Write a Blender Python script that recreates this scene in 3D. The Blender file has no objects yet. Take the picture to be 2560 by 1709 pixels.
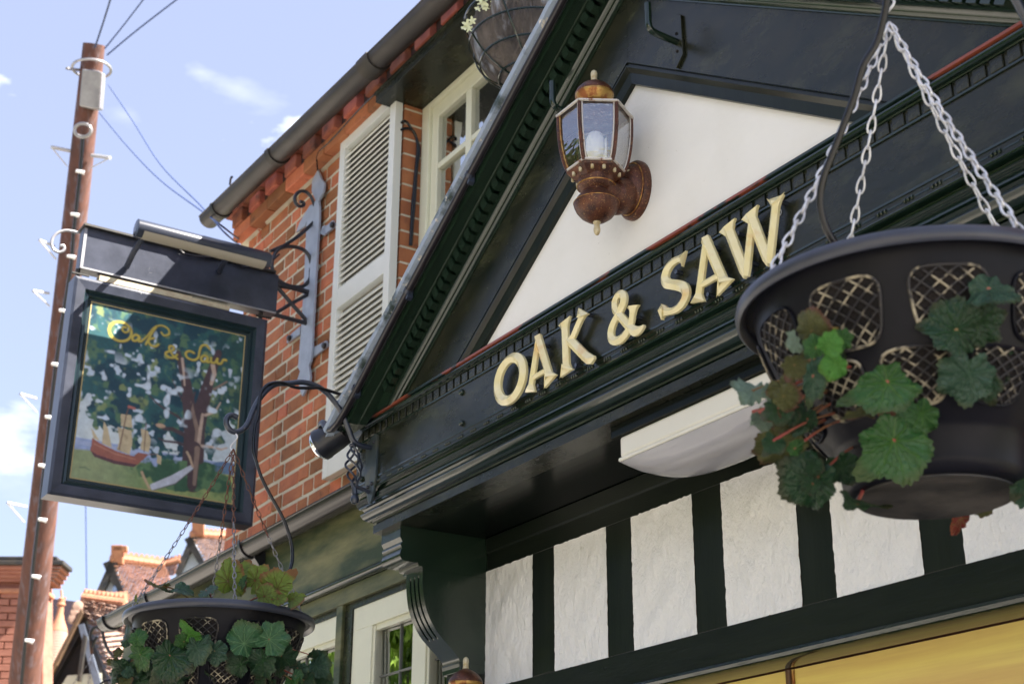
import bpy, bmesh, math, random
import numpy as np
from mathutils import Vector, Matrix
random.seed(7)
rng = np.random.default_rng(11)
S = bpy.context.scene
COL = S.collection

# ------------------------------------------------------------------ camera, light, exposure
# the eye point is the world origin (about 1.6 m above the pavement); X runs along the street front,
# Y points from the road into the buildings, Z is up.
CAM = [[0.535573044, -0.318829378, -0.781990628], [0.844475222, 0.207469358, 0.493779369], [0.004807724, -0.924826629, 0.380358505]]
F_PX, CX, CY = 3707.103, 1280.0, 854.5
RC = Matrix(CAM)
cam_d = bpy.data.cameras.new("camera")
cam = bpy.data.objects.new("camera", cam_d)
COL.objects.link(cam)
cam_d.sensor_width = 36.0
cam_d.lens = F_PX * 36.0 / 2560.0
cam_d.clip_start = 0.05
cam_d.clip_end = 2000
cam.matrix_world = Matrix(((RC[0][0], -RC[0][1], -RC[0][2], 0), (RC[1][0], -RC[1][1], -RC[1][2], 0),
                           (RC[2][0], -RC[2][1], -RC[2][2], 0), (0, 0, 0, 1)))
cam_d.dof.use_dof = True
cam_d.dof.focus_distance = 3.35
cam_d.dof.aperture_fstop = 8.0
S.camera = cam

SUN = Vector((0.9, 1.0, 1.70)).normalized()     # direction towards the sun (behind the pub roof)
w = bpy.data.worlds.new("World"); S.world = w; w.use_nodes = True
wn = w.node_tree.nodes; wl = w.node_tree.links
bg = wn["Background"]
sky = wn.new("ShaderNodeTexSky"); sky.sky_type = 'NISHITA'; sky.sun_disc = False
sky.sun_elevation = math.asin(SUN.z)
sky.sun_rotation = math.atan2(SUN.x, SUN.y)
sky.air_density = 1.0; sky.dust_density = 1.0; sky.ozone_density = 1.6
# broken small clouds all round the sky
tc = wn.new("ShaderNodeTexCoord")
mp = wn.new("ShaderNodeMapping"); mp.inputs['Scale'].default_value = (1, 1, 2.6); mp.inputs['Location'].default_value = (5.4, -3.1, -4.7)
nz = wn.new("ShaderNodeTexNoise"); nz.inputs['Scale'].default_value = 5.2; nz.inputs['Detail'].default_value = 8
nz.inputs['Roughness'].default_value = 0.55
wl.new(tc.outputs['Generated'], mp.inputs['Vector']); wl.new(mp.outputs['Vector'], nz.inputs['Vector'])
def ray(px, py):
    v = RC @ Vector(((px - CX) / F_PX, (py - CY) / F_PX, 1.0)); return v
def wmath(op, a, b=None, clamp=False):
    n = wn.new("ShaderNodeMath"); n.operation = op; n.use_clamp = clamp
    for i, q in enumerate((a, b)):
        if q is None: continue
        if isinstance(q, (int, float)): n.inputs[i].default_value = q
        else: wl.new(q, n.inputs[i])
    return n.outputs[0]
ramp = wn.new("ShaderNodeMapRange"); ramp.inputs['From Min'].default_value = 0.61; ramp.inputs['From Max'].default_value = 0.80
wl.new(nz.outputs['Fac'], ramp.inputs['Value'])
fac = ramp.outputs['Result']
def cloud(px, py, rad, gain, stretch):
    """an individual fair-weather cloud at its own bearing"""
    global fac
    d = ray(px, py).normalized()
    mp2 = wn.new("ShaderNodeMapping"); mp2.inputs['Scale'].default_value = stretch
    mp2.inputs['Location'].default_value = tuple(-d[i] * stretch[i] for i in range(3))
    wl.new(tc.outputs['Generated'], mp2.inputs['Vector'])
    nn = wn.new("ShaderNodeTexNoise"); nn.inputs['Scale'].default_value = 30; nn.inputs['Detail'].default_value = 6
    mp3 = wn.new("ShaderNodeMapping"); mp3.inputs['Scale'].default_value = (1, 1, 2.6)
    wl.new(tc.outputs['Generated'], mp3.inputs['Vector']); wl.new(mp3.outputs['Vector'], nn.inputs['Vector'])
    ln = wn.new("ShaderNodeVectorMath"); ln.operation = 'LENGTH'; wl.new(mp2.outputs['Vector'], ln.inputs[0])
    a = wmath('DIVIDE', ln.outputs['Value'], rad)
    a = wmath('SUBTRACT', 1.0, a)
    b = wmath('MULTIPLY', wmath('SUBTRACT', nn.outputs['Fac'], 0.5), 3.2)
    c = wmath('MULTIPLY', wmath('ADD', a, b), gain, clamp=True)
    fac = wmath('MAXIMUM', fac, c)
cloud(600, 225, 0.030, 0.05, (1, 1, 2.8))
cloud(500, 180, 0.012, 0.06, (1, 1, 1.5))
cloud(310, 287, 0.014, 0.035, (1, 1, 2.2))
cloud(5, 1110, 0.034, 0.16, (1, 1, 1.3))
cloud(40, 1200, 0.04, 0.03, (1, 1, 2.6))
mix = wn.new("ShaderNodeMixRGB"); wl.new(fac, mix.inputs['Fac']); 
mix.inputs['Color2'].default_value = (17.0, 17.1, 17.5, 1)
# thin high haze whitens the blue a little everywhere
hz = wn.new("ShaderNodeMixRGB"); hz.inputs['Fac'].default_value = 0.45; hz.inputs['Color2'].default_value = (3.7, 3.9, 5.4, 1)
wl.new(sky.outputs['Color'], hz.inputs['Color1']); wl.new(hz.outputs['Color'], mix.inputs['Color1'])
wl.new(mix.outputs['Color'], bg.inputs['Color'])
bg.inputs['Strength'].default_value = 0.052
sd = bpy.data.lights.new("sun", 'SUN'); sd.energy = 5.0; sd.angle = math.radians(0.5); sd.color = (1.0, 0.93, 0.84)
sun = bpy.data.objects.new("sun", sd); COL.objects.link(sun)
sun.rotation_euler = SUN.to_track_quat('Z', 'Y').to_euler()
sun.location = SUN * 40
S.view_settings.view_transform = 'Standard'; S.view_settings.look = 'None'
S.view_settings.gamma = 1.0; S.view_settings.use_curve_mapping = False
S.view_settings.exposure = 2.3
S.view_settings.use_white_balance = True; S.view_settings.white_balance_temperature = 6600; S.view_settings.white_balance_tint = 10
S.render.engine = 'CYCLES'
S.cycles.max_bounces = 6; S.cycles.diffuse_bounces = 3; S.cycles.glossy_bounces = 4; S.cycles.transmission_bounces = 6; S.cycles.transparent_max_bounces = 8
S.cycles.caustics_reflective = False; S.cycles.caustics_refractive = False

# ------------------------------------------------------------------ helpers
def onY(px, py, y): r = ray(px, py); return r * (y / r.y)
def onX(px, py, x): r = ray(px, py); return r * (x / r.x)
def atd(px, py, d): return ray(px, py) * d

def tag(o, label=None, cat=None, group=None, kind=None):
    if label: o['label'] = label
    if cat: o['category'] = cat
    if group: o['group'] = group
    if kind: o['kind'] = kind
    return o
def worigin(p):
    v = Vector((0, 0, 0))
    while p is not None:
        v = v + p.location; p = p.parent
    return v
def thing(name, label, cat, loc, group=None):
    o = bpy.data.objects.new(name, None); COL.objects.link(o); o.empty_display_size = 0.1
    o.location = loc
    return tag(o, label, cat, group)

class MB:
    def __init__(s): s.v = []; s.f = []
    def add(s, vs, fs):
        n = len(s.v); s.v += [tuple(v) for v in vs]; s.f += [tuple(i + n for i in f) for f in fs]; return s
    def box(s, x0, x1, y0, y1, z0, z1):
        return s.add([(x0,y0,z0),(x1,y0,z0),(x1,y1,z0),(x0,y1,z0),(x0,y0,z1),(x1,y0,z1),(x1,y1,z1),(x0,y1,z1)],
                     [(0,3,2,1),(4,5,6,7),(0,1,5,4),(1,2,6,5),(2,3,7,6),(3,0,4,7)])
    def obox(s, c, ax, ay, az):
        """box from centre and three half-axis vectors"""
        c = Vector(c); ax = Vector(ax); ay = Vector(ay); az = Vector(az)
        P = [c + ax*i + ay*j + az*k for k in (-1,1) for (i,j) in ((-1,-1),(1,-1),(1,1),(-1,1))]
        return s.add(P, [(0,3,2,1),(4,5,6,7),(0,1,5,4),(1,2,6,5),(2,3,7,6),(3,0,4,7)])
    def loops(s, L, closed=True, caps=True, ring=False):
        n = len(L[0]); vs = [p for l in L for p in l]; fs = []
        m = len(L)
        for a in range(m if ring else m - 1):
            b = (a + 1) % m
            for i in range(n if closed else n - 1):
                j = (i + 1) % n
                fs.append((a*n+i, a*n+j, b*n+j, b*n+i))
        if caps and closed and not ring:
            fs.append(tuple(range(n-1, -1, -1))); fs.append(tuple((m-1)*n + i for i in range(n)))
        return s.add(vs, fs)
    def prism_x(s, prof, x0, x1):
        return s.loops([[(x0, y, z) for y, z in prof], [(x1, y, z) for y, z in prof]])
    def extrude(s, pts, d):
        d = Vector(d); pts = [Vector(p) for p in pts]
        return s.loops([pts, [p + d for p in pts]])
    def tube(s, path, r, n=8, cap=True, ring=False, flat=None):
        path = [Vector(p) for p in path]; m = len(path); L = []
        up = None
        for i, p in enumerate(path):
            if ring: t = path[(i+1) % m] - path[i-1]
            else: t = path[min(i+1, m-1)] - path[max(i-1, 0)]
            if t.length < 1e-9: t = Vector((0,0,1))
            t.normalize()
            if up is None:
                up = Vector((0,0,1)) if abs(t.z) < 0.9 else Vector((1,0,0))
            a = (up - t * up.dot(t))
            if a.length < 1e-6: a = t.orthogonal()
            a.normalize(); b = t.cross(a); up = a
            rr = r[i] if isinstance(r, (list, tuple)) else r
            k = flat if flat else 1.0
            L.append([p + a*rr*math.cos(2*math.pi*j/n) + b*rr*k*math.sin(2*math.pi*j/n) for j in range(n)])
        return s.loops(L, True, cap, ring)
    def lathe(s, prof, c, n=32, axis='Z', a0=0.0):
        c = Vector(c); L = []
        for r, h in prof:
            l = []
            for j in range(n):
                t = a0 + 2*math.pi*j/n; x, y = r*math.cos(t), r*math.sin(t)
                l.append(c + (Vector((x, y, h)) if axis == 'Z' else Vector((x, h, y)) if axis == 'Y' else Vector((h, x, y))))
            L.append(l)
        return s.loops(L)
    def build(s, name, mat, parent=None, smooth=False, bevel=0, angle=40):
        me = bpy.data.meshes.new(name)
        o0 = worigin(parent)
        me.from_pydata([(v[0]-o0.x, v[1]-o0.y, v[2]-o0.z) for v in s.v], [], s.f)
        me.validate(); 
        bm = bmesh.new(); bm.from_mesh(me); bmesh.ops.recalc_face_normals(bm, faces=bm.faces); bm.to_mesh(me); bm.free()
        if smooth:
            me.polygons.foreach_set('use_smooth', [True]*len(me.polygons))
            if smooth != 'all':
                me.set_sharp_from_angle(angle=math.radians(angle))
        me.materials.append(mat)
        o = bpy.data.objects.new(name, me); COL.objects.link(o)
        if parent is not None: o.parent = parent
        if bevel:
            b = o.modifiers.new('edge_wear', 'BEVEL'); b.width = bevel; b.segments = 2; b.limit_method = 'ANGLE'; b.angle_limit = math.radians(35)
            b.harden_normals = False
        return o
def inst(src, name, loc, parent, rot=None, scale=None):
    """a copy of a piece that shares its mesh, at world place loc"""
    o = bpy.data.objects.new(name, src.data if hasattr(src, 'data') else src); COL.objects.link(o); o.parent = parent
    o.location = Vector(loc) - worigin(parent)
    if rot is not None: o.rotation_euler = rot
    if scale is not None: o.scale = scale
    return o
def children(o): return [c for c in bpy.data.objects if c.parent == o]
def spline(pts, n=8, closed=False):
    P = [Vector(p) for p in pts]; out = []; m = len(P)
    rngi = range(m if closed else m - 1)
    for i in rngi:
        if closed: p0, p1, p2, p3 = P[i-1], P[i], P[(i+1) % m], P[(i+2) % m]
        else: p0, p1, p2, p3 = P[max(i-1,0)], P[i], P[i+1], P[min(i+2, m-1)]
        for k in range(n):
            t = k / n
            out.append(0.5*((2*p1) + (p2-p0)*t + (2*p0-5*p1+4*p2-p3)*t*t + (3*p1-p0-3*p2+p3)*t*t*t))
    if not closed: out.append(P[-1])
    return out

# ------------------------------------------------------------------ materials
def M(name, c1, c2=None, scale=8, rough=0.5, bump=0, bscale=None, stretch=(1,1,1), coat=0, metal=0, spec=0.5,
      rvar=0, orand=0, thr=(0.35, 0.65), detail=5, bdist=0.01, c3=None, c3scale=40, c3thr=(0.62, 0.7), crough=0.08, fine=0, sheen=0, ior=None):
    m = bpy.data.materials.new(name); m.use_nodes = True
    N = m.node_tree.nodes; L = m.node_tree.links; b = N['Principled BSDF']
    tc = N.new('ShaderNodeTexCoord'); mp = N.new('ShaderNodeMapping'); mp.inputs['Scale'].default_value = stretch
    geo = tc.outputs['Object']
    L.new(geo, mp.inputs['Vector'])
    vec = mp.outputs['Vector']
    oi = None
    if orand:
        oi = N.new('ShaderNodeObjectInfo')
        ad = N.new('ShaderNodeVectorMath'); ad.operation = 'MULTIPLY_ADD'
        L.new(oi.outputs['Random'], ad.inputs[0]); ad.inputs[1].default_value = (37, 51, 23); L.new(vec, ad.inputs[2]); vec = ad.outputs[0]
    b.inputs['Roughness'].default_value = rough; b.inputs['Metallic'].default_value = metal
    b.inputs['Specular IOR Level'].default_value = spec
    b.inputs['Coat Weight'].default_value = coat; b.inputs['Coat Roughness'].default_value = crough
    if ior: b.inputs['IOR'].default_value = ior
    def noise(sc, det=detail):
        n = N.new('ShaderNodeTexNoise'); n.inputs['Scale'].default_value = sc; n.inputs['Detail'].default_value = det
        n.inputs['Roughness'].default_value = 0.6; L.new(vec, n.inputs['Vector']); return n.outputs['Fac']
    def rng_(v, lo, hi):
        r = N.new('ShaderNodeMapRange'); r.inputs['From Min'].default_value = lo; r.inputs['From Max'].default_value = hi; L.new(v, r.inputs['Value']); return r.outputs['Result']
    col = None
    if c2 is None: c2 = c1
    nf = noise(scale)
    mx = N.new('ShaderNodeMixRGB'); L.new(rng_(nf, *thr), mx.inputs['Fac'])
    mx.inputs['Color1'].default_value = (*c1, 1); mx.inputs['Color2'].default_value = (*c2, 1); col = mx.outputs['Color']
    if c3 is not None:
        m3 = N.new('ShaderNodeMixRGB'); L.new(rng_(noise(c3scale), *c3thr), m3.inputs['Fac']); L.new(col, m3.inputs['Color1'])
        m3.inputs['Color2'].default_value = (*c3, 1); col = m3.outputs['Color']
    if orand:
        hs = N.new('ShaderNodeHueSaturation'); L.new(col, hs.inputs['Color'])
        v = N.new('ShaderNodeMath'); v.operation = 'MULTIPLY_ADD'; L.new(oi.outputs['Random'], v.inputs[0]); v.inputs[1].default_value = orand*2; v.inputs[2].default_value = 1-orand
        L.new(v.outputs[0], hs.inputs['Value'])
        h = N.new('ShaderNodeMath'); h.operation = 'MULTIPLY_ADD'; L.new(oi.outputs['Random'], h.inputs[0]); h.inputs[1].default_value = -0.05*orand; h.inputs[2].default_value = 0.5+0.025*orand
        L.new(h.outputs[0], hs.inputs['Hue']); col = hs.outputs['Color']
    L.new(col, b.inputs['Base Color'])
    if rvar:
        r = N.new('ShaderNodeMath'); r.operation = 'MULTIPLY_ADD'; L.new(noise(scale*1.7), r.inputs[0]); r.inputs[1].default_value = rvar*2; r.inputs[2].default_value = rough - rvar
        L.new(r.outputs[0], b.inputs['Roughness'])
    if bump:
        bp = N.new('ShaderNodeBump'); bp.inputs['Strength'].default_value = bump; bp.inputs['Distance'].default_value = bdist
        h = noise(bscale or scale*3)
        if fine:
            a = N.new('ShaderNodeMath'); a.operation = 'MULTIPLY_ADD'; L.new(noise(fine), a.inputs[0]); a.inputs[1].default_value = 0.35; L.new(h, a.inputs[2]); h = a.outputs[0]
        L.new(h, bp.inputs['Height']); L.new(bp.outputs['Normal'], b.inputs['Normal'])
        if coat: L.new(bp.outputs['Normal'], b.inputs['Coat Normal'])
    return m
G0 = (0.008, 0.012, 0.0075); G1 = (0.022, 0.0225, 0.012)
green = M('dark_green_gloss_paint', G0, G1, 9, rough=0.26, bump=0.6, bscale=42, stretch=(0.7,1,1.5), bdist=0.0013, rvar=0.08, spec=0.40, fine=170,
          c3=(0.050,0.054,0.028), c3scale=7, c3thr=(0.52,0.74))
green_b = M('near_black_green_paint_on_beams', (0.0045,0.008,0.005), (0.009,0.013,0.008), 9, rough=0.30, bump=0.5, bscale=50, stretch=(0.5,1,3), bdist=0.0009, rvar=0.07, spec=0.34, fine=170)
green_v = M('dark_green_paint_vertical_brushing', (0.0045,0.008,0.005), (0.010,0.014,0.009), 6, rough=0.30, bump=0.4, bscale=34, stretch=(3.0,3.0,0.3), bdist=0.0009, rvar=0.06, spec=0.34, fine=170)
green_m = M('dark_green_paint_on_mouldings', (0.006,0.015,0.009), (0.010,0.024,0.016), 9, rough=0.13, bump=0.3, bscale=60, stretch=(0.3,1,1), bdist=0.001, spec=0.65)
green_rake = M('dark_green_paint_on_raking_mouldings', (0.009,0.020,0.012), (0.014,0.030,0.018), 9, rough=0.2, bump=0.3, bscale=60, bdist=0.001, spec=0.7)
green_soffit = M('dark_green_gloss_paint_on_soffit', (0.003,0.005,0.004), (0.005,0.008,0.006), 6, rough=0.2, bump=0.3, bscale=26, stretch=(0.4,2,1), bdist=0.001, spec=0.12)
green_cap = M('worn_green_paint_showing_red_primer', (0.011,0.024,0.02), (0.24,0.06,0.032), 7, rough=0.3, bump=0.5, bscale=50, stretch=(0.35,1,1), bdist=0.001, thr=(0.49,0.51), detail=8)
green_olive = M('weathered_green_paint_with_lit_patches', (0.026,0.045,0.018), (0.21,0.20,0.09), 5, rough=0.5, bump=0.7, bscale=30, stretch=(0.35,1,1.6), bdist=0.002, spec=0.4, thr=(0.42,0.66), fine=150)  # bright olive patches are light on the boards, painted into the colour
white_r = M('white_smooth_render', (0.84,0.84,0.81), (0.77,0.765,0.72), 5, rough=0.85, bump=0.5, bscale=42, bdist=0.002, fine=160, thr=(0.45,0.9), c3=(0.45,0.44,0.38), c3scale=60, c3thr=(0.70,0.80))
white_p = M('white_lumpy_plaster', (0.86,0.86,0.83), (0.80,0.795,0.76), 6, rough=0.75, bump=0.8, bscale=30, bdist=0.015, stretch=(1.2,1,0.7), thr=(0.5,0.85), fine=90, c3=(0.42,0.41,0.33), c3scale=28, c3thr=(0.70,0.86))
gold = M('cream_gold_letter_gloss', (0.80,0.70,0.36), (0.84,0.76,0.46), 30, rough=0.2, coat=0.5, spec=0.6, crough=0.06, c3=(0.76,0.56,0.26), c3scale=16, c3thr=(0.56,0.70))
perspex = M('dark_stud_plastic', (0.02,0.025,0.035), rough=0.15, spec=0.8)
cream = M('cream_gloss_paint', (0.74,0.74,0.58), (0.70,0.70,0.55), 12, rough=0.4, bump=0.2, bscale=60, bdist=0.001)
shut_m = M('white_shutter_paint', (0.76,0.77,0.72), (0.72,0.73,0.68), 8, rough=0.45, bump=0.15, bscale=40, bdist=0.001)
brick_m = M('orange_red_brick', (0.50,0.185,0.080), (0.35,0.115,0.055), 9, rough=0.9, bump=0.7, bscale=70, bdist=0.003, orand=0.42, c3=(0.20,0.085,0.05), c3scale=20, c3thr=(0.58,0.75), thr=(0.3,0.7))
brick_old = M('deep_red_corbel_brick', (0.46,0.15,0.080), (0.30,0.09,0.06), 12, rough=0.9, bump=0.8, bscale=60, bdist=0.004, orand=0.32, c3=(0.10,0.05,0.04), c3scale=14, c3thr=(0.55,0.72))
mortar = M('pale_lime_mortar', (0.66,0.62,0.50), (0.55,0.50,0.39), 14, rough=0.95, bump=0.6, bscale=90, bdist=0.003)
black_iron = M('black_painted_iron', (0.014,0.016,0.022), (0.022,0.024,0.032), 20, rough=0.34, bump=0.3, bscale=60, bdist=0.001, spec=0.6)
blue_iron = M('blue_black_painted_iron', (0.018,0.026,0.045), (0.028,0.036,0.058), 25, rough=0.32, bump=0.4, bscale=70, bdist=0.001, spec=0.7, c3=(0.16,0.12,0.10), c3scale=70, c3thr=(0.68,0.72))
pale_iron = M('sky_sheen_back_plate_iron', (0.36,0.41,0.50), (0.28,0.32,0.40), 12, rough=0.4, bump=0.2, bscale=50, bdist=0.001, c3=(0.10,0.10,0.10), c3scale=60, c3thr=(0.70,0.74))  # pale blue is the sky mirrored in the iron, painted as its colour
plastic = M('black_basket_plastic', (0.006,0.0065,0.010), (0.010,0.010,0.015), 9, rough=0.38, bump=0.2, bscale=60, bdist=0.001, spec=0.15, c3=(0.05,0.045,0.045), c3scale=26, c3thr=(0.70,0.84))
plastic_rim = M('sky_lit_blue_grey_basket_rim', (0.030,0.034,0.050), (0.045,0.050,0.070), 12, rough=0.36, spec=0.5, bump=0.2, bscale=60, bdist=0.001)  # blue-grey is sky light on the rim, mixed into its base colour
plastic_dirt = M('dusty_black_basket_base', (0.02,0.02,0.022), (0.10,0.09,0.08), 12, rough=0.6, bump=0.4, bscale=50, bdist=0.002, stretch=(1,1,4))
soil = M('dark_compost', (0.005,0.004,0.004), (0.012,0.008,0.007), 60, rough=0.95, bump=1, bscale=120, bdist=0.006)
lattice_m = M('limescaled_lattice_bars', (0.44,0.38,0.26), (0.025,0.022,0.022), 45, rough=0.6, bump=0.5, bscale=120, bdist=0.001, thr=(0.38,0.50), detail=6)
chain_w = M('zinc_chain_wire', (0.76,0.77,0.80), (0.62,0.62,0.64), 40, rough=0.35, metal=0.35, c3=(0.16,0.06,0.03), c3scale=40, c3thr=(0.66,0.72), orand=0.15)
chain_r = M('rusty_chain_wire', (0.10,0.045,0.03), (0.19,0.08,0.05), 60, rough=0.7, metal=0.2, orand=0.2)
chain_d = M('dull_grey_chain_wire', (0.32,0.32,0.34), (0.18,0.17,0.17), 60, rough=0.4, metal=0.5, orand=0.2)
rubber = M('black_rubber_hose', (0.007,0.008,0.011), rough=0.25, spec=0.4)
rubber_m = M('matt_black_conduit', (0.010,0.008,0.011), (0.016,0.012,0.016), 20, rough=0.28, spec=0.6)
lead = M('flaking_pale_lead_edge', (0.30,0.36,0.45), (0.03,0.05,0.045), 9, rough=0.5, bump=1, bscale=60, bdist=0.004, thr=(0.50,0.62), c3=(0.72,0.66,0.56), c3scale=34, c3thr=(0.60,0.66), detail=7)
gutter_m = M('weathered_brown_gutter', (0.055,0.046,0.042), (0.025,0.022,0.022), 7, rough=0.5, bump=0.4, bscale=70, bdist=0.001, stretch=(0.5,1,1))
gutter_l = M('brown_gloss_gutter', (0.010,0.008,0.009), (0.020,0.016,0.016), 5, rough=0.26, stretch=(0.3,1,1), spec=0.3)
tile_m = M('orange_clay_roof_tiles', (0.36,0.18,0.12), (0.26,0.14,0.10), 3, rough=0.9, bump=0.6, bscale=8, bdist=0.02, c3=(0.42,0.33,0.12), c3scale=2.2, c3thr=(0.62,0.74))
tile_pale = M('faded_pink_roof_tiles', (0.36,0.235,0.18), (0.28,0.18,0.14), 4, rough=0.9, c3=(0.30,0.19,0.15), c3scale=9, c3thr=(0.5,0.7))
terracotta = M('terracotta_ridge', (0.44,0.20,0.11), (0.34,0.14,0.085), 8, rough=0.8)
far_brick = M('distant_red_brick', (0.30,0.115,0.080), (0.37,0.16,0.11), 7, rough=0.9, stretch=(1,1,3), c3=(0.26,0.09,0.06), c3scale=14)
bluewhite = M('pale_gable_boarding', (0.52,0.56,0.62), (0.44,0.48,0.54), 4, rough=0.7)
dark_wood = M('dark_barge_board', (0.018,0.02,0.022), (0.05,0.04,0.03), 6, rough=0.6)
brown_wood = M('weathered_brown_barge_board', (0.16,0.09,0.045), (0.08,0.05,0.03), 10, rough=0.8)
pole_m = M('reddish_brown_pole_timber', (0.15,0.060,0.040), (0.085,0.040,0.032), 4, rough=0.75, bump=0.6, bscale=18, stretch=(4,4,0.25), bdist=0.006, c3=(0.15,0.105,0.11), c3scale=6, c3thr=(0.52,0.66))
galv = M('galvanised_steel', (0.40,0.40,0.42), (0.28,0.28,0.30), 8, rough=0.4, metal=0.4)
step_m = M('pale_grey_pole_step', (0.50,0.51,0.54), rough=0.4, metal=0.1)
white_pl = M('white_plastic_clip', (0.85,0.86,0.88), rough=0.35)
wire_m = M('overhead_cable', (0.045,0.08,0.22), rough=0.5)
wire_dk = M('dark_overhead_cable', (0.03,0.05,0.12), rough=0.5)
rust = M('rust_brown_lantern_metal', (0.042,0.016,0.012), (0.125,0.040,0.018), 40, rough=0.40, bump=0.8, bscale=190, bdist=0.0015, metal=0.25, c3=(0.36,0.19,0.07), c3scale=260, c3thr=(0.57,0.72), rvar=0.12)
brass = M('tarnished_brass', (0.50,0.31,0.09), (0.26,0.09,0.03), 55, rough=0.38, bump=0.5, bscale=160, bdist=0.001, metal=0.6, thr=(0.42,0.6))
brass_pale = M('pale_worn_brass_finial', (0.62,0.56,0.38), (0.45,0.33,0.14), 60, rough=0.35, metal=0.2)
lan_white = M('pale_lantern_trim', (0.62,0.58,0.52), (0.26,0.11,0.05), 45, rough=0.4, metal=0.2, thr=(0.56,0.66))
yellow = M('yellow_varnished_board', (0.88,0.70,0.20), (0.68,0.44,0.15), 2.5, rough=0.4, bump=0.3, bscale=12, stretch=(0.35,3,8), bdist=0.001, thr=(0.4,0.7))
brown_b = M('dark_brown_bead', (0.12,0.06,0.03), rough=0.3)
pvc = M('cream_light_housing', (0.78,0.76,0.66), (0.74,0.72,0.62), 6, rough=0.4)
coir = M('grey_coir_liner', (0.17,0.145,0.13), (0.045,0.042,0.045), 6, rough=0.95, bump=1, bscale=30, bdist=0.02, stretch=(2.6,2.6,0.45), c3=(0.34,0.37,0.44), c3scale=5, c3thr=(0.54,0.64))
petal = M('pale_cream_leaf', (0.62,0.66,0.38), (0.72,0.74,0.52), 20, rough=0.6)
board_dark = M('navy_black_sign_paint', (0.026,0.032,0.050), (0.050,0.058,0.085), 9, rough=0.30, bump=0.3, bscale=40, bdist=0.001, spec=0.5, c3=(0.30,0.31,0.34), c3scale=45, c3thr=(0.72,0.76))
frame_green = M('blue_green_sign_frame', (0.012,0.028,0.034), (0.018,0.036,0.042), 9, rough=0.28, spec=0.5)
goldline = M('gold_lining', (0.42,0.33,0.15), rough=0.4)
tube_m = M('sign_lamp_steel', (0.035,0.042,0.062), rough=0.22, metal=0.0, spec=0.8)
lamp_in = M('cream_lamp_diffuser', (0.42,0.38,0.30), rough=0.5)
def glassm(name, tint=(0.75,0.78,0.78), alpha=0.30, rough=0.02, bumps=0.0, bs=14, stretch=(1,1,0.4), ior=1.5, trans_col=(1,1,1)):
    """window or lamp glass: mirror-like reflection over a see-through layer"""
    m = bpy.data.materials.new(name); m.use_nodes = True
    N = m.node_tree.nodes; L = m.node_tree.links; out = N['Material Output']; N.remove(N['Principled BSDF'])
    gl = N.new('ShaderNodeBsdfGlossy'); gl.inputs['Color'].default_value = (*tint, 1); gl.inputs['Roughness'].default_value = rough
    tr = N.new('ShaderNodeBsdfTransparent'); tr.inputs['Color'].default_value = (*trans_col, 1)
    fr = N.new('ShaderNodeFresnel'); fr.inputs['IOR'].default_value = ior
    ad = N.new('ShaderNodeMath'); ad.operation = 'ADD'; ad.use_clamp = True; ad.inputs[1].default_value = alpha; L.new(fr.outputs[0], ad.inputs[0])
    mx = N.new('ShaderNodeMixShader'); L.new(ad.outputs[0], mx.inputs['Fac']); L.new(tr.outputs[0], mx.inputs[1]); L.new(gl.outputs[0], mx.inputs[2])
    if bumps:
        tc = N.new('ShaderNodeTexCoord'); mp = N.new('ShaderNodeMapping'); mp.inputs['Scale'].default_value = stretch
        nz = N.new('ShaderNodeTexNoise'); nz.inputs['Scale'].default_value = bs; nz.inputs['Detail'].default_value = 2
        bp = N.new('ShaderNodeBump'); bp.inputs['Strength'].default_value = bumps; bp.inputs['Distance'].default_value = 0.004
        L.new(tc.outputs['Object'], mp.inputs['Vector']); L.new(mp.outputs['Vector'], nz.inputs['Vector']); L.new(nz.outputs['Fac'], bp.inputs['Height'])
        L.new(bp.outputs['Normal'], gl.inputs['Normal'])
    L.new(mx.outputs[0], out.inputs['Surface'])
    return m
win_glass = glassm('old_window_glass', (0.95,0.97,0.95), 0.55, 0.0, 0.35, 9, (1,1,0.5), trans_col=(0.6,0.65,0.6))
lamp_glass = glassm('clear_bevelled_lantern_glass', (0.95,0.97,1.0), 0.20, 0.02, 0.5, 22, (1,1,2.5))
lens_glass = glassm('prismatic_light_cover', (0.55,0.55,0.6), 0.10, 0.25, 0.0)
# ------------------------------------------------------------------ the setting: ground, road, far side
GZ = -1.6
tarmac = M('worn_pale_asphalt', (0.15,0.147,0.14), (0.19,0.185,0.175), 3, rough=0.9, bump=0.4, bscale=60)
paving = M('pale_paving', (0.43,0.41,0.37), (0.36,0.34,0.30), 1.5, rough=0.9, bump=0.3, bscale=20)
ground_m = M('garden_ground', (0.10,0.12,0.05), (0.16,0.14,0.08), 0.5, rough=1.0)
b = MB(); b.box(-260, 260, -260, 260, GZ-0.5, GZ-0.15); tag(b.build('ground', ground_m), kind='structure')
b = MB(); b.box(-200, 200, -7.6, -2.6, GZ-0.16, GZ-0.12); tag(b.build('road', tarmac), kind='structure')
b = MB(); b.box(-200, 200, -2.6, 6, GZ-0.16, GZ); tag(b.build('pavement', paving, bevel=0.01), kind='structure')
b = MB(); b.box(-200, 200, -9.6, -7.6, GZ-0.16, GZ); tag(b.build('far_pavement', paving, bevel=0.01), kind='structure')

# ------------------------------------------------------------------ the porch gable
XC = -2.352; XL = -3.682; XR = 2*XC - XL; YF = 1.80; YW = 2.145; ZS = 1.085
porch = thing('pub_porch', 'dark green pub shopfront with a white rendered gable triangle and half timbered wall below', 'shopfront', (XC, YF, GZ))
b = MB(); b.box(XL, XR, YF, 1.86, 1.20, 1.395); fascia = b.build('fascia_board', green, porch)
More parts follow.
